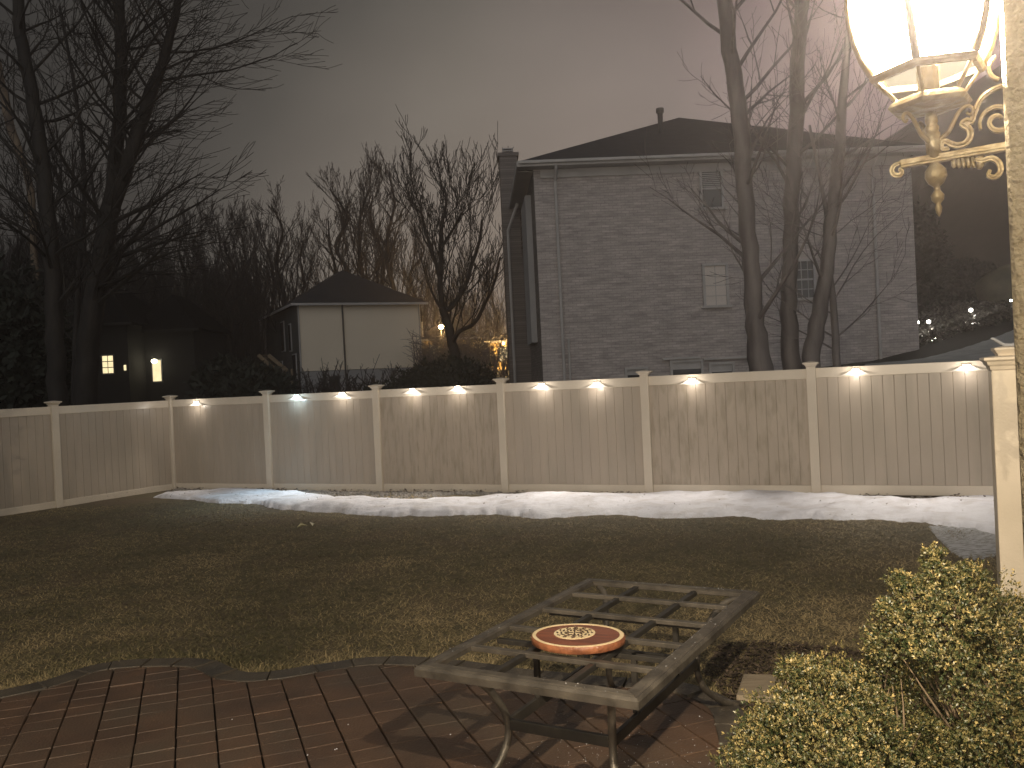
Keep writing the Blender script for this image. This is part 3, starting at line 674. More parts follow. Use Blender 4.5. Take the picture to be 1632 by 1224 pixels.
# ------------------------------------------------------------------ porch lanterns
M_pane = lit_glass('glowing_frosted_glass', (1., .90, .66), 6.5)
M_bowl = lit_glass('amber_bowl_glass', (1., .80, .50), .10, .08)
M_bulb = emis('bulb', (1., .9, .7), 30)
def spiral(c, r0, r1, a0, a1, n, z=None):
    return [(c[0]+(r0+(r1-r0)*k/n)*math.cos(a0+(a1-a0)*k/n), 0, c[1]+(r0+(r1-r0)*k/n)*math.sin(a0+(a1-a0)*k/n)) for k in range(n+1)]
M_rib = mat('dark_gold_rib', (.13, .09, .035), (.07, .05, .02), rough=.4, metal=.4, scale=20)
def lantern(loc, rz, tilt, watts, wall, label):
    root = empty('porch_lantern', loc, label, 'lantern', 'porch lanterns on the house'); root.rotation_euler = (0, 0, rz)
    Mt = Matrix.Rotation(tilt-rz*0, 4, 'Y')
    Mt = Matrix.Rotation(-rz, 4, 'Z')@Matrix.Rotation(tilt, 4, 'Y')@Matrix.Rotation(rz, 4, 'Z')
    ph = R(-5)-rz
    def fin(b, name, mt, par=root, **k): return b.build(name, mt, par, M=Mt, **k)
    b = MB(); b.lathe([(.0008, 0), (.004, .006), (.0055, .014), (.0035, .020), (.009, .026), (.010, .034), (.005, .041), (.0045, .047), (.012, .053), (.0165, .063), (.0155, .074), (.008, .083), (.0065, .090), (.010, .093), (.0095, .098), (.0115, .100), (.0115, .132), (.009, .134), (.0105, .138), (.0105, .142), (.008, .146), (.0095, .150), (.0085, .166)], 20); stem = fin(b, 'stem', M_brass, smooth=True)
    b = MB(); b.lathe([(.030, .168), (.060, .172), (.066, .178), (.062, .184), (.052, .190)], 6, ph=ph); plate = fin(b, 'plate', M_brass, bevel=.001)
    b = MB(); b.lathe([(.052, .1905), (.078, .222)], 6, ph=ph, close=False); fin(b, 'bowl_glass', M_bowl)
    for k in range(6):
        b = MB(); t = ph+k*math.pi/3; b.tube([(.053*math.cos(t), .053*math.sin(t), .190), (.080*math.cos(t), .080*math.sin(t), .224)], .0032, 6)
        fin(b, 'bowl_rib', M_brass, smooth=True)
    b = MB(); n = 6; ro = .090; ri = .080; vs = []
    for z, r_ in ((.221, ro-.004), (.226, ro), (.232, ro), (.232, ri), (.221, ri-.002)):
        vs += [(r_*math.cos(ph+k*math.pi/3), r_*math.sin(ph+k*math.pi/3), z) for k in range(6)]
    b.add(vs, [(i*6+k, i*6+(k+1) % 6, ((i+1) % 5)*6+(k+1) % 6, ((i+1) % 5)*6+k) for i in range(5) for k in range(6)]); fin(b, 'rim', M_brass)
    prof = [(.084, .233), (.097, .258), (.106, .285), (.1115, .315), (.113, .345), (.110, .375), (.102, .405), (.090, .432)]
    b = MB(); b.lathe(prof, 6, ph=ph, close=False); fin(b, 'glass_panes', M_pane)
    for k in range(6):
        b = MB(); t = ph+k*math.pi/3; b.tube([((r_+.002)*math.cos(t), (r_+.002)*math.sin(t), z) for r_, z in prof], [.0062, .0058, .0054, .005, .0045, .004, .004, .004], 8)
        fin(b, 'rib', M_rib, smooth=True)
    b = MB(); b.lathe([(.092, .430), (.104, .436), (.104, .443), (.080, .460), (.048, .485), (.030, .498), (.020, .505), (.012, .530), (.004, .545)], 6, ph=ph); fin(b, 'roof', M_brass, bevel=.001)
    b = MB(); b.lathe([(.016, .190), (.016, .235), (.012, .240)], 12); fin(b, 'socket', M_brass)
    b = MB(); b.lathe([(.010, .240), (.020, .262), (.026, .285), (.022, .305), (.010, .318)], 16); fin(b, 'bulb', M_bulb, smooth=True)
    for k in range(3):                                   # scroll brackets beneath the plate
        t = ph+R(60)+k*2*math.pi/3+R(28)
        pts = [(.009, .112), (.016, .118), (.024, .124), (.032, .137), (.040, .150), (.050, .157), (.058, .154), (.060, .147), (.055, .143), (.051, .147)]
        b = MB(); sp_ = smooth_poly(pts, 3); b.tube([(r_*math.cos(t), r_*math.sin(t), z+.006) for r_, z in sp_], [.0040-.0018*q/len(sp_) for q in range(len(sp_))], 8); fin(b, 'scroll_bracket', M_brass, smooth=True)
    # arm, along local x towards the wall
    w1 = wall+.012
    def flat(pts, ww, th, name, par):
        b = MB(); sm_ = smooth_poly([(p[0], p[2]) for p in pts], 3); sm_ = [(p.x, p.y) for p in sm_]
        L_ = []; 
        for i, p in enumerate(sm_):
            a_, c_ = sm_[max(0, i-1)], sm_[min(len(sm_)-1, i+1)]; d_ = Vector((c_[0]-a_[0], c_[1]-a_[1])).normalized(); n_ = Vector((-d_.y, d_.x))
            w_ = ww*(.55+.45*math.sin(math.pi*min(1, (i+2)/(len(sm_)+2)))) ; L_.append((Vector(p)-n_*w_/2, Vector(p)+n_*w_/2))
        vs = []
        for y in (-th/2, th/2):
            for a_, c_ in L_: vs += [(a_.x, y, a_.y), (c_.x, y, c_.y)]
        m_ = len(L_)*2; fs = []
        for i in range(len(L_)-1):
            fs += [(2*i, 2*i+1, 2*i+3, 2*i+2), (m_+2*i, m_+2*i+2, m_+2*i+3, m_+2*i+1), (2*i, 2*i+2, m_+2*i+2, m_+2*i), (2*i+1, m_+2*i+1, m_+2*i+3, 2*i+3)]
        fs += [(0, m_, m_+1, 1), (m_-2, m_-1, 2*m_-1, 2*m_-2)]
        b.add(vs, fs)
        # raised bead along the middle
        b.tube([((a_.x+c_.x)/2, -th/2-.0005, (a_.y+c_.y)/2) for a_, c_ in L_], ww*.16, 6)
        return b.build(name, M_brass, par, M=Mt, bevel=.0006)
    b = MB(); b.box(((w1-.050)/2, 0, .092), (w1+.050, .014, .0135)); b.box(((w1-.050)/2, 0, .092), (w1+.049, .017, .006)); arm = fin(b, 'arm', M_brass, bevel=.0012)
    flat([(-.048, 0, .094), (-.058, 0, .092), (-.063, 0, .084), (-.059, 0, .076), (-.051, 0, .075), (-.048, 0, .081), (-.053, 0, .084)], .0075, .012, 'curl', arm)
    flat([(.022, 0, .104), (.014, 0, .104), (.011, 0, .111), (.017, 0, .116), (.024, 0, .111), (.034, 0, .106), (.046, 0, .108), (.053, 0, .118), (.051, 0, .130), (.043, 0, .138), (.050, 0, .142), (.056, 0, .139), (.061, 0, .152), (.072, 0, .172), (.088, 0, .182), (.110, 0, .186)], .0095, .012, 'upper_scroll', arm)
    flat(spiral((.092, .133), .026, .006, R(200), R(-330), 22), .0075, .012, 'inner_scroll', arm)
    flat([(.098, 0, .196), (.088, 0, .204), (.086, 0, .220), (.096, 0, .232)], .006, .010, 'top_leaf', arm)
    flat([(.056, 0, .080), (.066, 0, .076), (.078, 0, .078), (.088, 0, .070), (.090, 0, .056), (.082, 0, .048), (.073, 0, .052), (.076, 0, .060)], .0085, .012, 'lower_scroll', arm)
    b = MB()
    for k in range(5): b.tube([(.026+.0068*k, 0, .086), (.0265+.0068*k, 0, .076-.001*k), (.0275+.0068*k, 0, .0725-.0012*k)], [.0034, .0034, .0022], 8)
    b.tube([(.064, 0, .084), (.063, 0, .070), (.061, 0, .064)], [.005, .0055, .003], 8)
    fin(b, 'reeded_drop', M_brass, arm, smooth=True)
    b = MB(); b.box((w1+.012, .05, .14), (.012, .07, .22)); fin(b, 'back_plate', M_brass, bevel=.004)
    l = bpy.data.lights.new('lantern_light', 'POINT'); l.energy = watts; l.color = (1., .86, .68); l.shadow_soft_size = .018
    lo_ = bpy.data.objects.new('lantern_light', l); col.objects.link(lo_); lo_.parent = root; lo_.location = Mt@Vector((0, 0, .355))
    return root
LS = A(1497, 345, 1.42)
ARM = R(-26.6)
lantern(LS, ARM, R(-2.2), PORCH_W, .100, 'lit antique gold lantern on a scrolled arm beside the stucco wall')
# stucco pier that carries it
ad_ = Vector((math.cos(ARM), math.sin(ARM))); al = Vector((-ad_.y, ad_.x))
wc = LS.to_2d()+ad_*.100
pa_ = R(33.5); al = Vector((math.sin(pa_), math.cos(pa_))); pd_ = Vector((al.y, -al.x)); wc = wc+pd_*.000-al*.07
b = MB(); q = [wc, wc+al*.16, wc+al*.16+pd_*.45, wc+pd_*.45]
b.prism([(p.x, p.y) for p in q][::-1], -.1, 4.2)
o = b.build('stucco_pier', M_stucco, bevel=.012, seg=3); tag(o, 'rough cream stucco wall corner at the right edge of the photo', 'wall')
# the house wall behind the viewer, with the twin lantern
b = MB(); b.box((-1.5, -5.25, 2.6), (9.0, .2, 5.4)); o = b.build('house_wall', M_stucco); tag(o, 'cream stucco house wall behind the viewer carrying the twin lantern', 'wall')
lantern((-2.9, -4.75, 3.65), R(-90), 0, PORCH2_W, .38, 'twin gold lantern on the house wall behind the viewer')

# ------------------------------------------------------------------ leafy masses
def leaf_cloud(name, lobes, n, size, mt, parent=None, seed=0, tipbias=.0, rosette=5, rough_=.16, seedn=0., long=2.2, shellw=.22, up_=.3, ylo=0., voids=()):
    """rosettes of small leaves on and just under the surface of lumpy ellipsoids; lobes = (centre, radii, weight)"""
    rg = np.random.default_rng(seed); ws = np.array([l[2] for l in lobes], float); ws /= ws.sum()
    which = rg.choice(len(lobes), n, p=ws); d = rg.normal(size=(n, 3)); d /= np.linalg.norm(d, axis=1)[:, None]
    dep = np.abs(rg.normal(0, shellw, n)); C_ = np.array([l[0] for l in lobes], float)[which]; R_ = np.array([l[1] for l in lobes], float)[which]
    nn = noise.noise
    lump = np.array([1+rough_*(nn(Vector((a[0]*2.3+seedn, a[1]*2.3+w, a[2]*2.3)))*1.2+nn(Vector((a[0]*6+seedn, a[1]*6+w*3, a[2]*6)))*.7) for a, w in zip(d.tolist(), which.tolist())])
    p = C_+d*R_*(lump*(1-np.minimum(.75, dep)))[:, None]
    q_ = p*(2.42/np.maximum(R_[:, :1], .1)); hole = np.array([nn(Vector((a[0]+5, a[1]+1, a[2]+seedn))) for a in q_.tolist()])
    ok = (p[:, 2] >= ylo) & (hole > -.33)
    for vc, vr in voids: ok &= (((p-np.array(vc))/np.array(vr))**2).sum(1) > 1
    p, d, R_, dep = p[ok], d[ok], R_[ok], dep[ok]; m_ = len(p)
    nrm = lambda v: v/(np.linalg.norm(v, axis=1)[:, None]+1e-9)
    out = nrm(nrm(d/R_)+np.array([0, 0, up_])+rg.normal(0, .35, (m_, 3))); a = nrm(np.cross(out, np.array([.3, .5, .81]))); b_ = np.cross(out, a)
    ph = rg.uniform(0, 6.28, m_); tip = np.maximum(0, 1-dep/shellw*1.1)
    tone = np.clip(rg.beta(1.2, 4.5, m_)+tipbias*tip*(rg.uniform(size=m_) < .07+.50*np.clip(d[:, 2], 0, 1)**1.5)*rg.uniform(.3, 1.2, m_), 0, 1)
    Vs = []; Ts = []
    for j in range(rosette):
        t = ph+j*2.4; sp_ = rg.uniform(.45, 1.1, m_)[:, None]; l = (size*rg.uniform(.6, 1.2, m_))[:, None]; w = l/long
        dd = out*np.cos(sp_)+(a*np.cos(t)[:, None]+b_*np.sin(t)[:, None])*np.sin(sp_); sd = nrm(np.cross(dd, out)); base = p+out*(rg.uniform(-.6, .6, m_)*size)[:, None]
        Vs.append(np.stack([base, base+dd*l*.5+sd*w*.5, base+dd*l, base+dd*l*.5-sd*w*.5], 1).reshape(-1, 3)); Ts.append(np.repeat(np.clip(tone+rg.normal(0, .07, m_), 0, 1), 4))
    V = np.concatenate(Vs); Fc = np.arange(len(V)).reshape(-1, 4)
    return quads_obj(name, V, Fc, mt, parent=parent, attr=np.concatenate(Ts))
def W3(px, py, Y): p = A(px, py, Y); return (p.x, p.y, p.z)
VOIDS = [(W3(1478, 1135, 2.86), (.075, .34, .15)), (W3(1500, 1190, 2.8), (.055, .3, .09)), (W3(1462, 1080, 2.9), (.035, .2, .06)), (W3(1395, 1085, 2.95), (.05, .08, .03)), (W3(1590, 1100, 2.78), (.035, .10, .04)), (W3(1330, 1165, 2.86), (.04, .08, .03))]
def shrub(label, base, lobes, n, seed, stems):
    root = empty('evergreen_shrub', base, label, 'shrub', 'evergreen shrubs beside the patio')
    lb = [(tuple(np.array(c)-np.array(base)), r_, w) for c, r_, w in lobes]
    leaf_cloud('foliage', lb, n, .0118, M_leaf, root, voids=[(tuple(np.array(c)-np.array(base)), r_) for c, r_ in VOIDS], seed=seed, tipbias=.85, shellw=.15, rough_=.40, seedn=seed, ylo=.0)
    b = MB(); rg = random.Random(seed)
    for _ in range(stems):
        c, r_, w = rg.choice(lb); e_ = Vector(c)+Vector((rg.uniform(-.8, .8)*r_[0], rg.uniform(-.8, .8)*r_[1], rg.uniform(-.5, .85)*r_[2])); s_ = Vector((rg.uniform(-.06, .06), rg.uniform(-.06, .06), 0))
        m1 = s_.lerp(e_, .35)+Vector((rg.uniform(-.05, .05), rg.uniform(-.05, .05), .08)); m2 = s_.lerp(e_, .7)+Vector((rg.uniform(-.05, .05), rg.uniform(-.05, .05), .04))
        b.tube([p for p in smooth_poly3([s_, m1, m2, e_], 4)], [.013, .012, .011, .010, .009, .008, .007, .006, .005, .004, .003, .002, .0015], 5)
    b.build('stems', M_twig, root, smooth=True)
def smooth_poly3(pts, n=4):
    out = []; pts = [Vector(p) for p in pts]
    for i in range(len(pts)-1):
        p0, p1, p2, p3 = [pts[max(0, min(len(pts)-1, k))] for k in (i-1, i, i+1, i+2)]
        for k in range(n):
            t = k/n; out.append(.5*((2*p1)+(-p0+p2)*t+(2*p0-5*p1+4*p2-p3)*t*t+(-p0+3*p1-3*p2+p3)*t**3))
    out.append(pts[-1]); return out
shrub('taller evergreen shrub with yellow tipped leaves in front of the gate post', (1.78, 3.05, 0),
    [(W3(1545, 1075, 3.05), (.30, .30, .30), 2.2), (W3(1610, 1200, 3.0), (.29, .32, .34), 2.0), (W3(1495, 985, 3.1), (.17, .17, .17), .9), (W3(1490, 905, 3.1), (.045, .045, .075), .16), (W3(1515, 935, 3.1), (.06, .06, .06), .16), (W3(1545, 915, 3.12), (.05, .05, .04), .10), (W3(1437, 925, 3.1), (.025, .025, .035), .05), (W3(1460, 950, 3.1), (.055, .055, .05), .14), (W3(1412, 968, 3.1), (.03, .03, .03), .06),
     (W3(1620, 1045, 3.2), (.19, .2, .2), .8), (W3(1440, 1030, 3.1), (.12, .13, .13), .45), (W3(1660, 1180, 2.9), (.3, .3, .4), 1.4)], 34000, 11, 60)
shrub('lower spreading evergreen shrub with yellow tipped leaves next to the patio', (1.12, 3.05, 0),
    [(W3(1330, 1180, 3.1), (.30, .28, .23), 2.2), (W3(1300, 1105, 3.2), (.13, .14, .12), .6), (W3(1390, 1120, 3.15), (.15, .15, .14), .7), (W3(1265, 1070, 3.2), (.055, .06, .05), .14), (W3(1420, 1090, 3.15), (.10, .1, .09), .3), (W3(1225, 1190, 3.1), (.12, .12, .12), .5), (W3(1290, 1270, 2.9), (.28, .28, .24), 1.2), (W3(1395, 1240, 2.95), (.13, .18, .17), .6), (W3(1180, 1240, 3.0), (.09, .1, .09), .25)], 27000, 12, 50)

# tall clipped evergreen just outside the frame on the left: its shade falls on the fence
root = empty('arborvitae', (-6.35, 5.6, 0), 'dense columnar evergreen just beyond the left edge, shading the fence', 'tree')
leaf_cloud('foliage', [((0, 0, .5), (.66, .66, .7), 1), ((0, 0, 1.3), (.64, .64, .8), 1.2), ((0, 0, 2.6), (.56, .56, 1.2), 1)], 8000, .085, M_leafd, root, seed=21, rosette=4, rough_=.18, shellw=.3)
b = MB(); b.lathe([(.42, .1), (.50, .6), (.50, 1.4), (.50, 2.2), (.42, 3.0), (.12, 3.7)], 12); b.build('dense_core', M_leafd, root)
b = MB(); b.tube([(0, 0, 0), (0, 0, 2.4)], [.06, .02], 8); b.build('trunk', M_bark, root)

# ------------------------------------------------------------------ bare trees
def wob(rng, s): return Vector((rng.uniform(-s, s), rng.uniform(-s, s), rng.uniform(-s, s)))
def grow(mb, rng, p, d, L, r, lvl, maxl, up_=.10, spread=.75, nchild=(7, 6, 5), sides=(7, 5, 4, 3, 3), wobble=.16, ratio=.52, rmin=.004, sweep=None):
    n = 6 if lvl < 2 else (5 if lvl < 3 else 4); pts = [p.copy()]; rs = [r]; q = p.copy(); dd = d.normalized()
    kids = []
    for i in range(n):
        dd = (dd+wob(rng, wobble)+Vector((0, 0, up_))+(sweep*(.35 if lvl > 1 else .1) if sweep else Vector())).normalized(); q = q+dd*(L/n); pts.append(q.copy())
        rs.append(max(rmin, r*(1-(i+1)/n*.85))); kids.append((q.copy(), dd.copy(), rs[-1], (i+1)/n))
    mb.tube(pts, rs, sides[min(lvl, len(sides)-1)], cap=False)
    if lvl >= maxl: return
    nc = nchild[min(lvl, len(nchild)-1)]
    for k in range(nc):
        f = .22+.78*(k+rng.random()*.8)/nc; i = min(n-1, int(f*n)); cq, cd, cr_, _ = kids[i]
        prev = pts[i]; cq = prev.lerp(pts[i+1], rng.random())
        a = cd.orthogonal().normalized(); a.rotate(Matrix.Rotation(rng.uniform(0, 6.28), 3, cd)) 
        s_ = spread*rng.uniform(.6, 1.25); nd = (cd*math.cos(s_)+a*math.sin(s_)).normalized()
        grow(mb, rng, cq, nd, L*ratio*rng.uniform(.65, 1.25)*(1.15-.45*f), max(rmin, cr_*.62), lvl+1, maxl, up_, spread, nchild, sides, wobble, ratio, rmin, sweep)
def trunk_path(mb, pts, rs, n=4, sides=12):
    sp_ = smooth_poly3(pts, n); m_ = len(sp_)
    rr = [float(np.interp(i/(m_-1), np.linspace(0, 1, len(rs)), rs)) for i in range(m_)]
    rg = random.Random(len(pts)); sp_ = [p+wob(rg, rr[i]*.18) for i, p in enumerate(sp_)]
    mb.tube(sp_, rr, sides, cap=True); return sp_, rr
def hero(label, paths, Y, seed, mt=None, nb=16, L=3.2, start=.3, maxl=3, nchild=(7, 6, 5), spread=.95, ratio=.5, up_=.05, sweep=None, fz=None, rmin=.006, twigmat=None):
    """paths: list of lists of (px, py, width_px)"""
    mt = mt or M_bark; base = A(paths[0][0][0], paths[0][0][1], Y); base.z = ground_z(base.x, base.y)-.1
    root = empty('bare_tree', base, label, 'tree', 'large bare trees behind the fence'); b = MB(); rng = random.Random(seed); cr_ = MB()
    for k, pa in enumerate(paths):
        pts = [A(x, y, Y+(rng.uniform(-.5, .5) if i and k else 0))-base for i, (x, y, w) in enumerate(pa)]; rs = [w/2/F*Y for x, y, w in pa]
        if k == 0: pts = [Vector((pts[0].x, 0, 0))]+pts; rs = [rs[0]*1.25]+rs
        sp_, rr = trunk_path(b, pts, rs)
        m_ = len(sp_)
        for j in range(nb if k else int(nb*.6)):
            f = (start if k == 0 else .08)+(1-(start if k == 0 else .08))*(j+rng.random())/(nb if k else int(nb*.6)); f = min(.985, f); i = int(f*(m_-1))
            d = (sp_[min(i+1, m_-1)]-sp_[i]).normalized(); a = d.orthogonal().normalized(); a.rotate(Matrix.Rotation(rng.uniform(0, 6.28), 3, d))
            s_ = spread*rng.uniform(.7, 1.3)
            grow(cr_, rng, sp_[i], (d*math.cos(s_)+a*math.sin(s_)), L*rng.uniform(.6, 1.2), rr[i]*.28, 1, maxl, up_=up_, nchild=nchild, ratio=ratio, spread=.7, rmin=rmin, sweep=sweep)
    b.build('trunk', mt, root, smooth=True); cr_.build('crown', twigmat or mt, root)
    return root
hero('tall forked bare tree behind the left fence, two upright limbs over one trunk',
    [[(136, 625, 36), (140, 560, 35), (152, 470, 33), (166, 400, 31), (178, 330, 30)], [(176, 335, 22), (184, 250, 22), (192, 160, 20), (193, 80, 19), (190, 10, 17), (192, -80, 14)],
     [(180, 335, 22), (200, 275, 21), (222, 205, 21), (248, 130, 18), (268, 70, 15), (282, 10, 12), (290, -70, 9)]], 23, 5, nb=26, L=3.6, start=.55, nchild=(7, 7, 5), sweep=Vector((.35, 0, .0)), rmin=.007)
hero('tall single bare trunk left of the forked tree, leaning to the upper left',
    [[(92, 630, 30), (88, 540, 28), (84, 440, 25), (76, 330, 23), (62, 220, 22), (44, 120, 20), (30, 30, 18), (24, -80, 15)]], 21, 6, nb=40, L=3.0, start=.30, nchild=(7, 6, 5), rmin=.007)
hero('slender pale barked leaning tree at the far left edge',
    [[(62, 620, 12), (55, 400, 11), (48, 300, 11), (34, 250, 12), (16, 200, 13), (5, 150, 13), (-12, 60, 12), (-30, -60, 9)]], 37, 8, mt=M_pale, nb=14, L=2.2, start=.5, nchild=(5, 5, 4), twigmat=M_bark, rmin=.006)
hero('thin bare sapling between the two big left trunks',
    [[(118, 630, 9), (122, 520, 9), (128, 400, 8), (135, 300, 7), (128, 200, 6), (110, 90, 5), (95, 10, 4)]], 26, 9, nb=36, L=2.6, start=.25, nchild=(6, 5, 4), rmin=.007)
hero('leftmost of the three bare trunks before the brick house, streaked with wet bark',
    [[(1212, 588, 38), (1204, 520, 30), (1197, 440, 27), (1191, 350, 26), (1183, 250, 26), (1172, 140, 26), (1160, 60, 24), (1146, -60, 22)]], 16, 14, mt=M_barkr, nb=28, L=2.5, start=.25, nchild=(6, 5, 4), spread=.8, ratio=.5, up_=.06, rmin=.005)
hero('middle bare trunk of the three before the brick house',
    [[(1262, 588, 30), (1257, 500, 26), (1258, 410, 24), (1263, 300, 24), (1268, 200, 24), (1270, 100, 23), (1280, 0, 20), (1286, -80, 16)]], 17.2, 15, mt=M_barkr, nb=22, L=2.3, start=.42, nchild=(6, 5, 4), up_=.08, rmin=.005)
hero('rightmost dark trunk of the three before the brick house, forked low',
    [[(1292, 588, 29), (1302, 520, 26), (1316, 430, 22), (1326, 340, 20), (1336, 250, 18), (1342, 160, 14), (1352, 60, 11), (1360, -60, 8)], [(1334, 588, 13), (1330, 520, 12), (1324, 440, 10), (1320, 360, 8), (1306, 280, 6), (1290, 200, 4)]], 16.6, 16, mt=M_barkr, nb=17, L=2.0, start=.35, nchild=(6, 5, 4), up_=.08, rmin=.005)
hero('open branched bare tree between the pale house and the brick house',
    [[(727, 575, 17), (719, 540, 15), (711, 510, 14), (706, 490, 12)], [(706, 492, 10), (701, 450, 9), (703, 400, 8), (704, 360, 6), (712, 320, 4), (708, 298, 2.5)], [(702, 440, 7), (688, 400, 6), (676, 360, 5), (670, 330, 3)],
     [(708, 498, 9), (724, 484, 8), (742, 455, 7), (752, 420, 6), (764, 385, 5), (768, 350, 3)], [(722, 545, 8), (732, 528, 7), (756, 515, 7), (775, 480, 5), (788, 450, 4), (797, 410, 3)], [(703, 395, 5), (722, 365, 4), (736, 340, 3)]], 33, 17, nb=13, L=2.4, start=.6, maxl=3, nchild=(6, 5, 4), up_=.22, spread=.65, rmin=.011)

# far tree line: six kinds built once, then copied
def far_proto(seed, h, style):
    b = MB(); c = MB(); rng = random.Random(seed); n = 7
    pts = [Vector((rng.uniform(-.25, .25)*k*.35, rng.uniform(-.25, .25)*k*.35, h*.9*k/n)) for k in range(n+1)]; pts[0] = Vector((0, 0, -.5))
    r0 = h*.016
    sp_, rr = trunk_path(b, pts, [r0, r0*.8, r0*.55, r0*.2], sides=6)
    m_ = len(sp_); nb = 24
    for j in range(nb):
        f = .22+.77*(j+rng.random())/nb; i = min(m_-2, int(f*(m_-1))); d = (sp_[i+1]-sp_[i]).normalized(); a = d.orthogonal().normalized(); a.rotate(Matrix.Rotation(rng.uniform(0, 6.28), 3, d))
        s_ = (.55 if style == 0 else .8)*rng.uniform(.7, 1.2); L = h*(.40 if style == 0 else .34)*(1.15-.75*f)*rng.uniform(.7, 1.2)
        grow(c, rng, sp_[i], d*math.cos(s_)+a*math.sin(s_), L, rr[i]*.42, 1, 3, up_=.20 if style == 0 else .12, nchild=(6, 6, 4), sides=(5, 4, 3, 3), ratio=.52, spread=.55, rmin=h*.0010, wobble=.14)
    root = empty('bare_tree', (0, 0, 0), 'x', 'tree', 'bare trees of the far tree line'); b.build('trunk', M_far, root, smooth=True); c.build('crown', M_far, root)
    return root
protos = [far_proto(100+k, 12, k % 2) for k in range(6)]
used = [False]*6
spots = [(-28, 330, 40), (48, 300, 44), (100, 190, 38), (140, 260, 48), (196, 325, 50), (222, 335, 58), (246, 345, 52), (296, 335, 50), (320, 320, 56), (345, 328, 62), (368, 322, 52), (392, 340, 58), (412, 352, 66),
         (436, 350, 66), (460, 296, 56), (486, 355, 66), (532, 320, 64), (556, 262, 62), (592, 258, 64), (610, 275, 68), (628, 238, 62), (672, 335, 68), (694, 395, 74), (742, 400, 78), (792, 415, 80), ]
spots.sort()
ordi = 'first second third fourth fifth sixth seventh eighth ninth tenth eleventh twelfth thirteenth fourteenth fifteenth sixteenth seventeenth eighteenth nineteenth twentieth'.split()
rng = random.Random(77)
near_l = 0
sp_l = [s for s in spots if s[0] < 400]; sp_r = [s for s in spots if s[0] >= 400]
for grp, word, ends in ((sp_l, 'from the left edge', 'dark woods left of the pale house'), (sp_r, 'from the left', 'skyline behind the pale house')):
    for i, (px, py, Y) in enumerate(grp):
        k = rng.randrange(6); p = A(px, 560, Y); z = ground_z(p.x, p.y); top = A(px, py, Y).z; s_ = (top-z)/12.0
        lb = '%s bare tree %s in the %s' % (ordi[i], word, ends)
        if not used[k]:
            o = protos[k]; o.location = (p.x, p.y, z); o.scale = (s_, s_, s_); o.rotation_euler.z = rng.uniform(0, 6.28); o['label'] = lb; used[k] = True
        else: place_copy(protos[k], (p.x, p.y, z), rng.uniform(0, 6.28), s_, lb)
for k in range(6):
    if not used[k]:
        for ch in list(protos[k].children): bpy.data.objects.remove(ch)
        bpy.data.objects.remove(protos[k])

# dark evergreen masses behind the fence, and the brush of the far wood
def mass(name, prof, Y, n, size, seed, depth=3., kind='stuff', mt=None, label=None, cat=None):
    lobes = []; rg = random.Random(seed)
    for i in range(len(prof)-1):
        (x0, y0), (x1, y1) = prof[i], prof[i+1]
        m_ = max(1, int(abs(x1-x0)/F*Y/1.1))
        for j in range(m_):
            t = (j+.5)/m_; px = x0+(x1-x0)*t; top = A(px, y0+(y1-y0)*t, Y).z+rg.uniform(-.25, .15); p = A(px, 600, Y); g = ground_z(p.x, p.y); h = max(.35, (top-g)/2)
            lobes.append(((p.x, p.y+rg.uniform(-.5, .5)*depth, g+h*.85), (1.15, 1.1+depth*.2, h*1.1), h))
    o = leaf_cloud(name, lobes, n, size, mt or M_leafd, seed=seed, rosette=4, rough_=.25, shellw=.30)
    tag(o, label, cat, kind=kind); return o
mass('thicket', [(-60, 390), (0, 400), (50, 425), (105, 450)], 34, 5000, .42, 31, mt=M_leafd)
mass('thicket', [(318, 570), (400, 585), (440, 600)], 34, 2600, .36, 33, mt=M_leafd)
mass('hedge', [(596, 606), (650, 598), (672, 580), (700, 570), (722, 566), (742, 585)], 29, 8000, .16, 32, kind='thing', label='dark rounded hedge below the yellow lit houses, left of the chimney', cat='hedge')
def brush(name, n, x0, x1, Y0, Y1, ptop, seed, mt):
    rg = random.Random(seed); b = MB()
    for _ in range(n):
        px = rg.uniform(x0, x1); Y = rg.uniform(Y0, Y1); p = A(px, 600, Y); g = ground_z(p.x, p.y); top = A(px, ptop(px)+rg.uniform(-10, 50), Y).z; h = max(1, top-g)
        q = Vector((p.x, p.y, g)); d = Vector((rg.uniform(-.12, .12), rg.uniform(-.1, .1), 1)); r_ = rg.uniform(.02, .06)
        p1 = q+d*h*.5+wob(rg, .25); p2 = q+d*h+wob(rg, .5); b.tube([q, p1, p2], [r_, r_*.7, .012], 3, cap=False)
        for _k in range(7):
            f = rg.uniform(.25, .95); s_ = q.lerp(p1, f*2) if f < .5 else p1.lerp(p2, f*2-1); e_ = s_+Vector((rg.uniform(-1, 1), rg.uniform(-1, 1), rg.uniform(.5, 1.6)))*h*.14
            b.tube([s_, s_.lerp(e_, .5)+wob(rg, .12), e_], [r_*.45, r_*.3, .010], 3, cap=False)
    o = b.build(name, mt); tag(o, kind='stuff')
brush('far_wood', 900, 380, 830, 74, 100, lambda x: 480-18*math.sin(x*.02), 41, mat('far_twigs', (.10, .085, .075), (.055, .048, .043), rough=.9))
brush('dark_wood', 1300, -60, 420, 50, 88, lambda x: 420 if x > 180 else 380, 42, M_far)
brush('undergrowth', 150, 470, 700, 38, 42, lambda x: 590, 43, M_far)

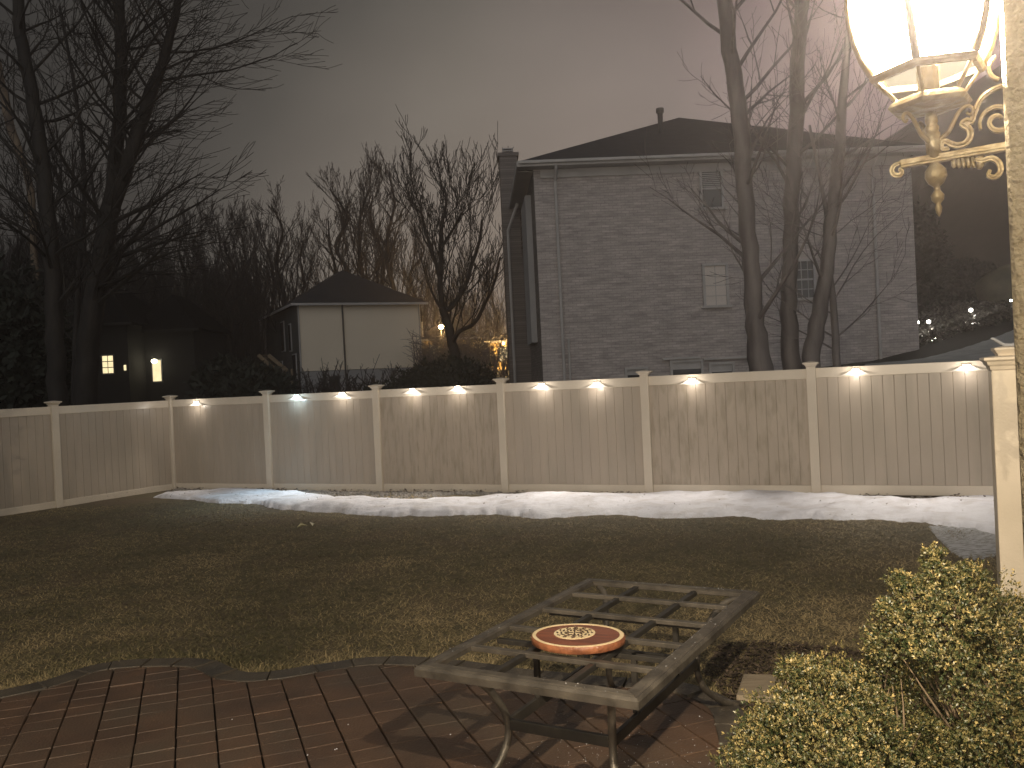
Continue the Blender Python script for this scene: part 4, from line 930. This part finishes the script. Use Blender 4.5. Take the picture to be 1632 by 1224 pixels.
# ------------------------------------------------------------------ brick house
def brick_house():
    c0 = A(856, 400, 26.); c0.z = 0; rz = R(2.2)
    root = empty('brick_house', (c0.x, c0.y, 0), 'two storey dark brick house with hip roof behind the fence', 'house', rz=rz)
    inv = (Matrix.Translation((c0.x, c0.y, 0))@Matrix.Rotation(rz, 4, 'Z')).inverted()
    def L(px, py, yl):                                   # local point on the plane y = yl seen at the pixel
        e_ = inv@EYE; d = inv.to_3x3()@(fw+rt*((px-816)/F)-up*((py-612)/F)); return e_+d*((yl-e_.y)/d.y)
    Wd, Dp = 11.2, 10.; ze = L(1000, 262, 0).z; zb = -.3
    b = MB(); b.add([(0, 0, zb), (Wd, 0, zb), (Wd, 0, ze), (0, 0, ze), (0, Dp, zb), (Wd, Dp, zb), (Wd, Dp, ze), (0, Dp, ze)], [(0, 1, 2, 3), (1, 5, 6, 2), (5, 4, 7, 6)])
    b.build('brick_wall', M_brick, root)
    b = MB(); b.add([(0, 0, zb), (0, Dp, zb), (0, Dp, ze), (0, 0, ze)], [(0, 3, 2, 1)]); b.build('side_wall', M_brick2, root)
    ov = .45; pk = L(1080, 190, 5.2)
    b = MB(); e0 = ze+.10; vs = [(-ov, -ov, e0), (Wd+ov, -ov, e0), (Wd+ov, Dp+ov, e0), (-ov, Dp+ov, e0), (pk.x, 5.0, pk.z), (pk.x+.05, 5.6, pk.z)]
    b.add(vs, [(0, 1, 4), (1, 2, 5, 4), (2, 3, 5), (3, 0, 4, 5), (0, 3, 2, 1)]); rf = b.build('roof', M_roof, root)
    b = MB()
    b.box((Wd/2, -ov-.02, ze+.02), (Wd+2*ov+.08, .05, .16)); b.box((-ov-.02, Dp/2, ze+.02), (.05, Dp+2*ov, .16)); b.box((Wd+ov+.02, Dp/2, ze+.02), (.05, Dp+2*ov, .16)); b.build('fascia', M_trim, rf)
    b = MB(); b.box((Wd/2, -ov/2, ze-.045), (Wd+2*ov, ov, .02)); b.box((-ov/2, Dp/2+.2, ze-.045), (ov-.01, Dp, .02)); b.build('soffit', M_panel, rf)
    b = MB(); b.box((Wd/2, -.03, ze-.19), (Wd-.4, .05, .24)); b.build('frieze_board', M_trim, root)
    b = MB(); b.bar((-ov, -ov-.09, ze+.05), (Wd+ov, -ov-.09, ze+.05), .11, .09); b.build('gutter', M_trim, rf, bevel=.02)
    v = L(1053, 205, 2.6); vt = L(1052, 173, 2.6)
    b = MB(); b.tube([(v.x, 2.6, v.z-.6), (v.x, 2.6, vt.z-.12)], .085, 10); b.tube([(v.x, 2.6, vt.z-.14), (v.x, 2.6, vt.z)], .13, 10); b.build('roof_vent', M_black, rf)
    for px in (890, 1396):
        a_ = L(px-6, 275, -.06); c_ = L(px+10 if px < 1000 else px+4, 598, -.06); b = MB()
        b.tube([(a_.x+.02, -ov, ze+.0), (a_.x+.01, -ov+.02, ze-.12), (a_.x, -.10, ze-.42), (a_.x, -.07, ze-.6), (a_.x, -.07, .4)], .045, 8); b.build('downspout', M_trim, root)
    b = MB(); a_ = L(906, 540, -.05); b.tube([(a_.x, -.05, a_.z), (a_.x, -.05, .4)], .03, 8); b.build('utility_pipe', M_trim, root)
    def window(x0, y0, x1, y1, kind, my=1, nx_=2):
        p, q = L(x0, y1, -.0), L(x1, y0, -.0); w, h = q.x-p.x, q.z-p.z; cx, cz = (p.x+q.x)/2, (p.z+q.z)/2; fwid = .07
        f = MB()
        for (x, z, sx, sz) in ((cx-w/2, cz, fwid, h), (cx+w/2, cz, fwid, h)): f.box((x, -.035, z), (sx, .09, sz))
        f.box((cx, -.036, cz+h/2), (w+fwid, .092, fwid)); f.box((cx, -.05, cz-h/2-.01), (w+.2, .13, .07))
        fr = f.build('window', M_trim, root)
        g = MB(); g.box((cx, -.012, cz), (w-fwid, .012, h-fwid)); g.build('pane', M_blind if kind == 'blind' else M_glass, fr)
        m_ = MB()
        if kind == 'blind':
            for k in range(1, 4): m_.box((cx, -.026, cz-h/2+h*k/4), (w-fwid, .010, .022))
            m_.box((cx, -.024, cz), (.022, .010, h-fwid))
        else:
            m_.box((cx, -.026, cz+.0), (w-fwid, .022, .05))
            if kind == 'grid':
                for k in (1, 3): m_.box((cx, -.027, cz-h/2+h*k/4), (w-fwid, .014, .022))
                for k in (1, 2): m_.box((cx-w/2+w*k/3, -.029, cz), (.020, .012, h-fwid))
            if kind == 'half':
                for k in range(9): m_.box((cx, -.024, cz+h*.05+h*.42*k/9), (w-fwid, .006, .02))
        m_.build('muntin', M_trim, fr)
    window(1118, 268, 1149, 333, 'half'); window(1123, 421, 1157, 489, 'blind'); window(1268, 414, 1296, 477, 'grid'); 
    window(1070, 574, 1118, 600, 'half'); window(1132, 578, 1168, 604, 'half'); window(998, 586, 1030, 606, 'half')
    b = MB(); a_, c_ = L(1122, 572, -.08), L(1200, 569, -.08); b.box(((a_.x+c_.x)/2, -.07, (a_.z+c_.z)/2), (c_.x-a_.x, .10, .06)); a_ = L(1056, 573, -.08); c_ = L(1116, 571, -.08); b.box(((a_.x+c_.x)/2, -.075, (a_.z+c_.z)/2+.02), (c_.x-a_.x, .11, .06)); b.build('ledge', M_trim, root)
    # left face: grey siding bay and chimney
    b = MB(); zs0 = A(850, 545, 27).z; b.box((-.10, 2.6, (ze-.5+zs0)/2), (.18, 2.4, ze-.5-zs0)); b.build('siding_bay', M_panel, root)
    b = MB(); b.tube([(-.26, 4.6, ze-.1), (-.62, 4.8, ze-1.0), (-.62, 4.8, ze-1.3), (-.62, 4.8, .6)], .05, 8); b.build('side_downspout', M_trim, root)
    ct = L(810, 250, 6.0); xa = L(796, 260, 6.).x; xb = L(824, 260, 6.).x
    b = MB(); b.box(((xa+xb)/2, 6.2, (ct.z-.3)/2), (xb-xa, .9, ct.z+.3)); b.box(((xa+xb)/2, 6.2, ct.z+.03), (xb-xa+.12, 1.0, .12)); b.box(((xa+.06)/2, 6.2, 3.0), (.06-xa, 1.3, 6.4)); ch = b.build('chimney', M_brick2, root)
    b = MB(); cx = (xa+xb)/2
    for z in (.12, .22, .30): b.box((cx, 6.2, ct.z+z), (.42-z*.1, .42, .035))
    for sx in (-.16, .16): b.box((cx+sx, 6.05, ct.z+.2), (.04, .04, .22))
    b.build('chimney_cap', M_trim, ch)
brick_house()

M_black2 = mat('dark_clapboard', (.012, .012, .012), (.008, .008, .008), rough=.9, scale=2)
M_black3 = mat('black_shingle', (.008, .008, .009), (.005, .005, .006), rough=1., scale=2, spec=.1)
def box_house(name, label, p0, theta, wdt, dpt, zw0, ze, peak, wall_m, side_m, found=1.6, gut=None, roofm=None):
    root = empty(name, (p0.x, p0.y, 0), label, 'house', rz=theta)
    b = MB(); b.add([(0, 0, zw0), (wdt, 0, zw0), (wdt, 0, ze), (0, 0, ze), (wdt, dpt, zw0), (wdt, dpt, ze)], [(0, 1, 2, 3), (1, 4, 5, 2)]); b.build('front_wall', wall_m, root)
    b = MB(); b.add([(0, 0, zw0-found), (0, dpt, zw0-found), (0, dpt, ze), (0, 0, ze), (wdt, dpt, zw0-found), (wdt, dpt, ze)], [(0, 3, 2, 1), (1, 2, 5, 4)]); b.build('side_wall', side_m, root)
    b = MB(); b.box((wdt/2, .05+dpt/4, zw0-found/2-.01), (wdt-.05, dpt/2, found)); b.build('foundation', M_panel, root)
    ov = .35; e0 = ze+.06
    b = MB(); b.add([(-ov, -ov, e0), (wdt+ov, -ov, e0), (wdt+ov, dpt+ov, e0), (-ov, dpt+ov, e0), (wdt/2, min(dpt/2, wdt/2), peak), (wdt/2, max(dpt/2, dpt-wdt/2), peak)], [(0, 1, 4), (1, 2, 5, 4), (2, 3, 5), (3, 0, 4, 5), (0, 3, 2, 1)]); rf = b.build('roof', roofm or M_roof, root)
    b = MB(); b.box((wdt/2, -ov-.02, ze), (wdt+2*ov+.1, .05, .13)); b.box((-ov-.02, dpt/2, ze), (.05, dpt+2*ov, .13)); b.build('gutter', gut or M_trim, rf)
    return root
p0 = A(477, 560, 50.); p0.z = 0
th_ = R(25)
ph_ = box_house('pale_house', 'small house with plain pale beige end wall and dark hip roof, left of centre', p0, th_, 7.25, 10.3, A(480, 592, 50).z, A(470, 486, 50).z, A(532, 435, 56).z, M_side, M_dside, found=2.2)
zt_, zb_ = A(470, 486, 50).z, A(480, 592, 50).z
b = MB(); b.tube([(2.55, -.05, zt_), (2.57, -.05, zb_), (2.58, -.05, zb_-1.5)], .05, 6); b.build('cable_conduit', M_black, ph_)
b = MB(); b.tube([(7.16, -.06, zt_), (7.16, -.06, zb_+.1)], .05, 6); b.tube([(.04, -.05, zt_), (.04, -.05, zb_)], .045, 6); b.build('corner_trim', M_trim, ph_)
b = MB(); b.box((1.9, -.03, zb_-.9), (.6, .06, 1.1)); b.build('crawl_door', M_glass, ph_)
for (yy, zz, w, h) in ((2.2, 4.9, .5, 1.5), (4.4, 5.1, .9, 1.7), (1.3, 2.9, .9, 1.9), (5.4, 3.0, .8, 1.2)):
    f = MB(); f.box((-.03, yy, zz), (.06, w+.14, h+.14)); fr = f.build('window', M_trim, ph_); g = MB(); g.box((-.066, yy, zz), (.01, w, h)); g.build('pane', M_glass, fr)
b = MB(); b.tube([(3.2, 2.6, A(530, 455, 53).z), (3.2, 2.6, A(522, 452, 53).z+.25)], .06, 8); b.build('roof_vent', M_trim, ph_)

# wooden stair with a railing in front of the pale house
st = A(418, 612, 41); st.z = ground_z(st.x, st.y); root = empty('wooden_stair', st, 'weathered wooden stair and rail descending beside the pale house', 'stair')
def SL(px, py, Y=41): return A(px, py, Y)-st
b = MB(); b.bar(SL(412, 566), SL(442, 592), .12, .16); b.bar(SL(428, 566), SL(458, 591), .12, .16); b.build('stringer', M_deck, root)
b = MB()
for k in range(7): b.bar(SL(413+k*5, 566+k*4.2), SL(428+k*5, 566.5+k*4.2, 41.6), .20, .03)
b.build('tread', M_deck, root)
for px, y0, y1 in ((422, 600, 640), (442, 594, 640), (449, 596, 640), (465, 588, 640)):
    b = MB(); b.bar(SL(px, y0), SL(px+3, y1), .09, .09, upv=(0, 1, 0)); b.build('post', M_deck, root)
b = MB(); b.bar(SL(436, 596), SL(470, 612), .08, .12); b.build('rail', M_deck, root)

# far houses with lights on
M_yel = mat('ochre_clapboard', (.62, .46, .22), (.52, .37, .17), rough=.7, scale=3, stretch=(.3, .3, 8))
M_winw = emis('lit_window', (1., .82, .46), 1.3); M_porch = emis('porch_bulb', (1., .92, .66), 14); M_sod = emis('sodium_lamp', (1., .72, .30), 40)
def point(parent, loc, w, c, r_=.1):
    l = bpy.data.lights.new('lamp_light', 'POINT'); l.energy = w; l.color = c; l.shadow_soft_size = r_; o = bpy.data.objects.new('lamp_light', l); col.objects.link(o); o.parent = parent; o.location = loc; return o
q0 = A(781, 560, 62); q0.z = 0
yh = box_house('far_house', 'yellow lit far house seen between the hedge and the chimney', q0, R(4), 6.5, 6, A(790, 590, 62).z, A(790, 545, 62).z, A(800, 516, 65).z, M_yel, M_dside, found=2)
b = MB()
for k in range(2): b.box((.9+k*1.6, -.03, A(790, 565, 62).z), (.7, .05, 1.0))
b.build('window', M_winw, yh)
point(yh, (1.0, -2.2, A(790, 552, 62).z), 1000, (1., .60, .20)); b = MB(); b.lathe([(.02, -.1), (.09, 0), (.02, .1)], 8, (.95, -.25, A(790, 548, 62).z)); b.build('porch_lamp', M_porch, yh)
q0 = A(672, 560, 66); q0.z = 0
yh = box_house('far_house', 'dim amber lit far house behind the street lamp, right of the pale house', q0, R(-3), 4.0, 6, A(690, 590, 66).z, A(690, 542, 66).z, A(690, 505, 69).z, M_yel, M_dside, found=2)
b = MB(); b.box((1.0, -.03, A(690, 562, 66).z), (.7, .05, 1.1)); b.build('window', M_winw, yh)
b = MB(); b.box((.15, -.1, A(680, 545, 66).z), (.13, .13, 3.)); b.build('porch_post', M_trim, yh)
sl = A(703, 521, 60); root = empty('street_lamp', (sl.x, sl.y, ground_z(sl.x, sl.y)), 'glowing amber street lamp between pale house and bare tree', 'street lamp'); hz = sl.z-root.location.z
b = MB(); b.tube([(0, 0, 0), (0, 0, hz-.15)], [.07, .045], 8); b.build('pole', M_black, root)
b = MB(); b.lathe([(.05, -.16), (.15, -.08), (.19, .04), (.12, .12), (.02, .15)], 12, (0, 0, hz)); b.build('lamp_head', M_sod, root, smooth=True)
point(root, (0, -.3, hz-.35), 420, (1., .60, .22), .12)
# twiggy shrubs caught in the amber light
rgx = random.Random(12)
b = MB()
for _ in range(420):
    px = rgx.uniform(668, 772) if rgx.random() < .85 else rgx.uniform(778, 815); Y = rgx.uniform(50, 58); p = A(px, 585, Y); p.z = ground_z(p.x, p.y)
    top = A(px, rgx.uniform(528, 572), Y).z; e_ = Vector((p.x+rgx.uniform(-.9, .9), p.y, top)); mdd = p.lerp(e_, .5)+wob(rgx, .35); b.tube([p, mdd, e_], [.045, .03, .012], 3, cap=False)
    for _k in range(3):
        s_ = mdd.lerp(e_, rgx.random()); b.tube([s_, s_+Vector((rgx.uniform(-.9, .9), rgx.uniform(-.4, .4), rgx.uniform(-.1, .6)))], [.02, .01], 3, cap=False)
tag(b.build('twiggy_undergrowth', M_barkr), kind='stuff')
# dark houses with lit windows deep in the left woods
def dark_house(px0, px1, ptop, Y, label):
    a_ = A(px0, 600, Y); c_ = A(px1, 600, Y); w = c_.x-a_.x; g = ground_z(a_.x, a_.y); ze = A(px0, ptop, Y).z; a_.z = 0
    return box_house('far_house', label, a_, 0, w, 5, g-.5, ze, ze+2.0, M_black2, M_black2, found=1, gut=M_black2, roofm=M_black3), a_
h1, o1 = dark_house(118, 206, 520, 43, 'dark far house with one lit gridded window in the left woods')
def LP(px, py, Y, o_): p = A(px, py, Y); return Vector((p.x-o_.x, p.y-o_.y, p.z))
c = LP(173, 581, 43, o1)
f = MB(); f.box((c.x, -.04, c.z), (.60, .06, .98)); fr = f.build('window', M_dside, h1); g = MB()
for ix in (-1, 1):
    for iz in (-1, 0, 1): g.box((c.x+ix*.135, -.075, c.z+iz*.29), (.23, .02, .25))
g.build('pane', M_winw, fr)
f = MB(); c = LP(200, 586, 43, o1); f.box((c.x, -.05, c.z), (.10, .05, .26)); f.build('side_light', M_winw, h1)
h2, o2 = dark_house(216, 312, 530, 45, 'dark far house with a bright porch light and glass door, left woods')
c = LP(251, 591, 45, o2); f = MB(); f.box((c.x, -.04, c.z), (.56, .06, 1.2)); fr = f.build('door', M_dside, h2); g = MB(); g.box((c.x, -.075, c.z), (.42, .02, 1.05)); g.build('pane', M_winw, fr)
c = LP(251, 576, 45, o2); b = MB(); b.lathe([(.03, -.11), (.12, -.06), (.16, 0), (.12, .07), (.03, .11)], 10, (c.x, -.4, c.z)); b.build('porch_lamp', M_porch, h2, smooth=True); point(h2, (c.x, -.9, c.z), 8, (1., .9, .6))

# ------------------------------------------------------------------ bank on the right: thin snow, wet ground cover, boulder, path lights
tag(strip('snow_patch', [(9.6, 24.2), (12.2, 24.8), (14.5, 25.6), (16.5, 27)], [(7.2, 18.2), (9.0, 17.6), (11.5, 18.4), (14, 20)], ground_z, M_dsnow, nl=90, nw=22, thick=.05, seed=9, world_xy=True), kind='structure')
def cover():
    rg = np.random.default_rng(5); V = []; T = []
    for _ in range(9000):
        px = rg.uniform(1425, 1640); Y = rg.uniform(26.5, 31.5); p = A(px, 540, Y); z = ground_z(p.x, p.y)
        if rg.uniform() < .35: Y = rg.uniform(27, 28.5)
        p = A(px, 540, Y); z = ground_z(p.x, p.y)+rg.uniform(0, .28); l = rg.uniform(.03, .085); a = rg.uniform(0, 6.28); t = rg.uniform(-.9, .9)
        u = np.array([math.cos(a), math.sin(a)*.9, t])*l; v = np.array([-math.sin(a), math.cos(a), rg.uniform(-.6, .6)])*l*.6; c = np.array([p.x, p.y, z])
        V += [c-u, c+v, c+u, c-v]; T += [rg.uniform()]*4
    V = np.array(V); o = quads_obj('wet_ground_cover', V, np.arange(len(V)).reshape(-1, 4), M_wet, attr=T); tag(o, kind='stuff')
cover()
c = A(1600, 470, 31); g = ground_z(c.x, c.y); bm_v = MB(); n1, n2 = 28, 16; vs = []
for i in range(n2+1):
    for j in range(n1):
        t, f_ = 2*math.pi*j/n1, math.pi*i/n2; d = Vector((math.sin(f_)*math.cos(t), math.sin(f_)*math.sin(t), math.cos(f_)))
        r_ = 1+.16*noise.noise(d*1.6+Vector((3, 0, 0)))+.05*noise.noise(d*5); vs.append((d.x*.95*r_+.25*max(0, d.z), d.y*.8*r_, d.z*(A(1600, 428, 31).z-g+.35)*.55*r_+(A(1600, 428, 31).z-g)*.42))
bm_v.add(vs, [(i*n1+j, i*n1+(j+1) % n1, (i+1)*n1+(j+1) % n1, (i+1)*n1+j) for i in range(n2) for j in range(n1)])
o = bm_v.build('boulder', M_boulder, smooth=True); o.location = (c.x, c.y, g); tag(o, 'large rounded mossy boulder on the dark bank behind the gate post', 'boulder')
M_pl = emis('path_bulb', (1., .95, .85), 16)
for px, py, lb in ((1434, 517, 'leftmost small garden light on the dark right bank'), (1462, 514, 'garden light on the right bank, second from the brick house'), (1480, 513, 'garden light on the right bank, middle of the five'), (1548, 511, 'brightest garden light on the bank, left of the boulder'), (1613, 517, 'faint garden light on the bank next to the stucco wall')):
    Y = 27.6; p = A(px, py, Y); g = ground_z(p.x, p.y); root = empty('garden_light', (p.x, p.y, g), lb, 'garden light', 'garden lights on the right bank'); h = max(.42, p.z-g)
    b = MB(); b.tube([(0, 0, -.05), (0, 0, h-.04)], .012, 6); b.build('stake', M_black, root)
    s_ = 1.0 if px in (1462, 1480, 1548) else .6
    b = MB(); b.lathe([(.02, -.05*s_), (.055*s_, -.02), (.055*s_, .03*s_), (.01, .06*s_)], 10, (0, 0, h)); b.build('bulb', M_pl, root, smooth=True)
    b = MB(); b.lathe([(.07*s_, .055*s_), (.02, .09*s_)], 10, (0, 0, h)); b.build('cap', M_black, root)
    point(root, (0, -.25, h+.08), 9.0*s_, (1., .95, .85), .03)
# dark evergreens at the right behind the brick house
for lb, px, py, Y, w in (('drooping dark evergreen right of the brick house, below the lantern', 1470, 330, 33, 1.1), ('dark evergreen on the bank left of the boulder', 1530, 420, 38, 2.2)):
    p = A(px, 500, Y); g = ground_z(p.x, p.y); tz = A(px, py, Y).z-g; root = empty('evergreen_tree', (p.x, p.y, g), lb, 'tree', 'evergreens on the right bank')
    leaf_cloud('foliage', [((0, 0, tz*.3), (w*1.15, w, tz*.32), 1), ((0, 0, tz*.55), (w*.9, w*.8, tz*.3), 1), ((0, 0, tz*.8), (w*.55, w*.5, tz*.22), .6)], 2600, .22, M_leafd, root, seed=int(px), rosette=4, shellw=.4)
    b = MB(); b.tube([(0, 0, -.2), (0, 0, tz*.9)], [.14, .04], 8); b.build('trunk', M_bark, root)

# ------------------------------------------------------------------ thin mist, added and tinted to stand in for the lens-flare veil
if FLARE_HAZE > 0:
    mt = bpy.data.materials.new('flare_mist'); mt.use_nodes = True; nt = mt.node_tree; nt.nodes.clear(); o_ = nt.nodes.new('ShaderNodeOutputMaterial'); v_ = nt.nodes.new('ShaderNodeVolumePrincipled')
    v_.inputs['Color'].default_value = (.90, .84, .88, 1); v_.inputs['Density'].default_value = FLARE_HAZE; v_.inputs['Anisotropy'].default_value = .80; nt.links.new(v_.outputs[0], o_.inputs['Volume'])
    b = MB(); b.box((0, 60, 14), (300, 160, 36)); o = b.build('flare_haze', mt); tag(o, kind='stuff')
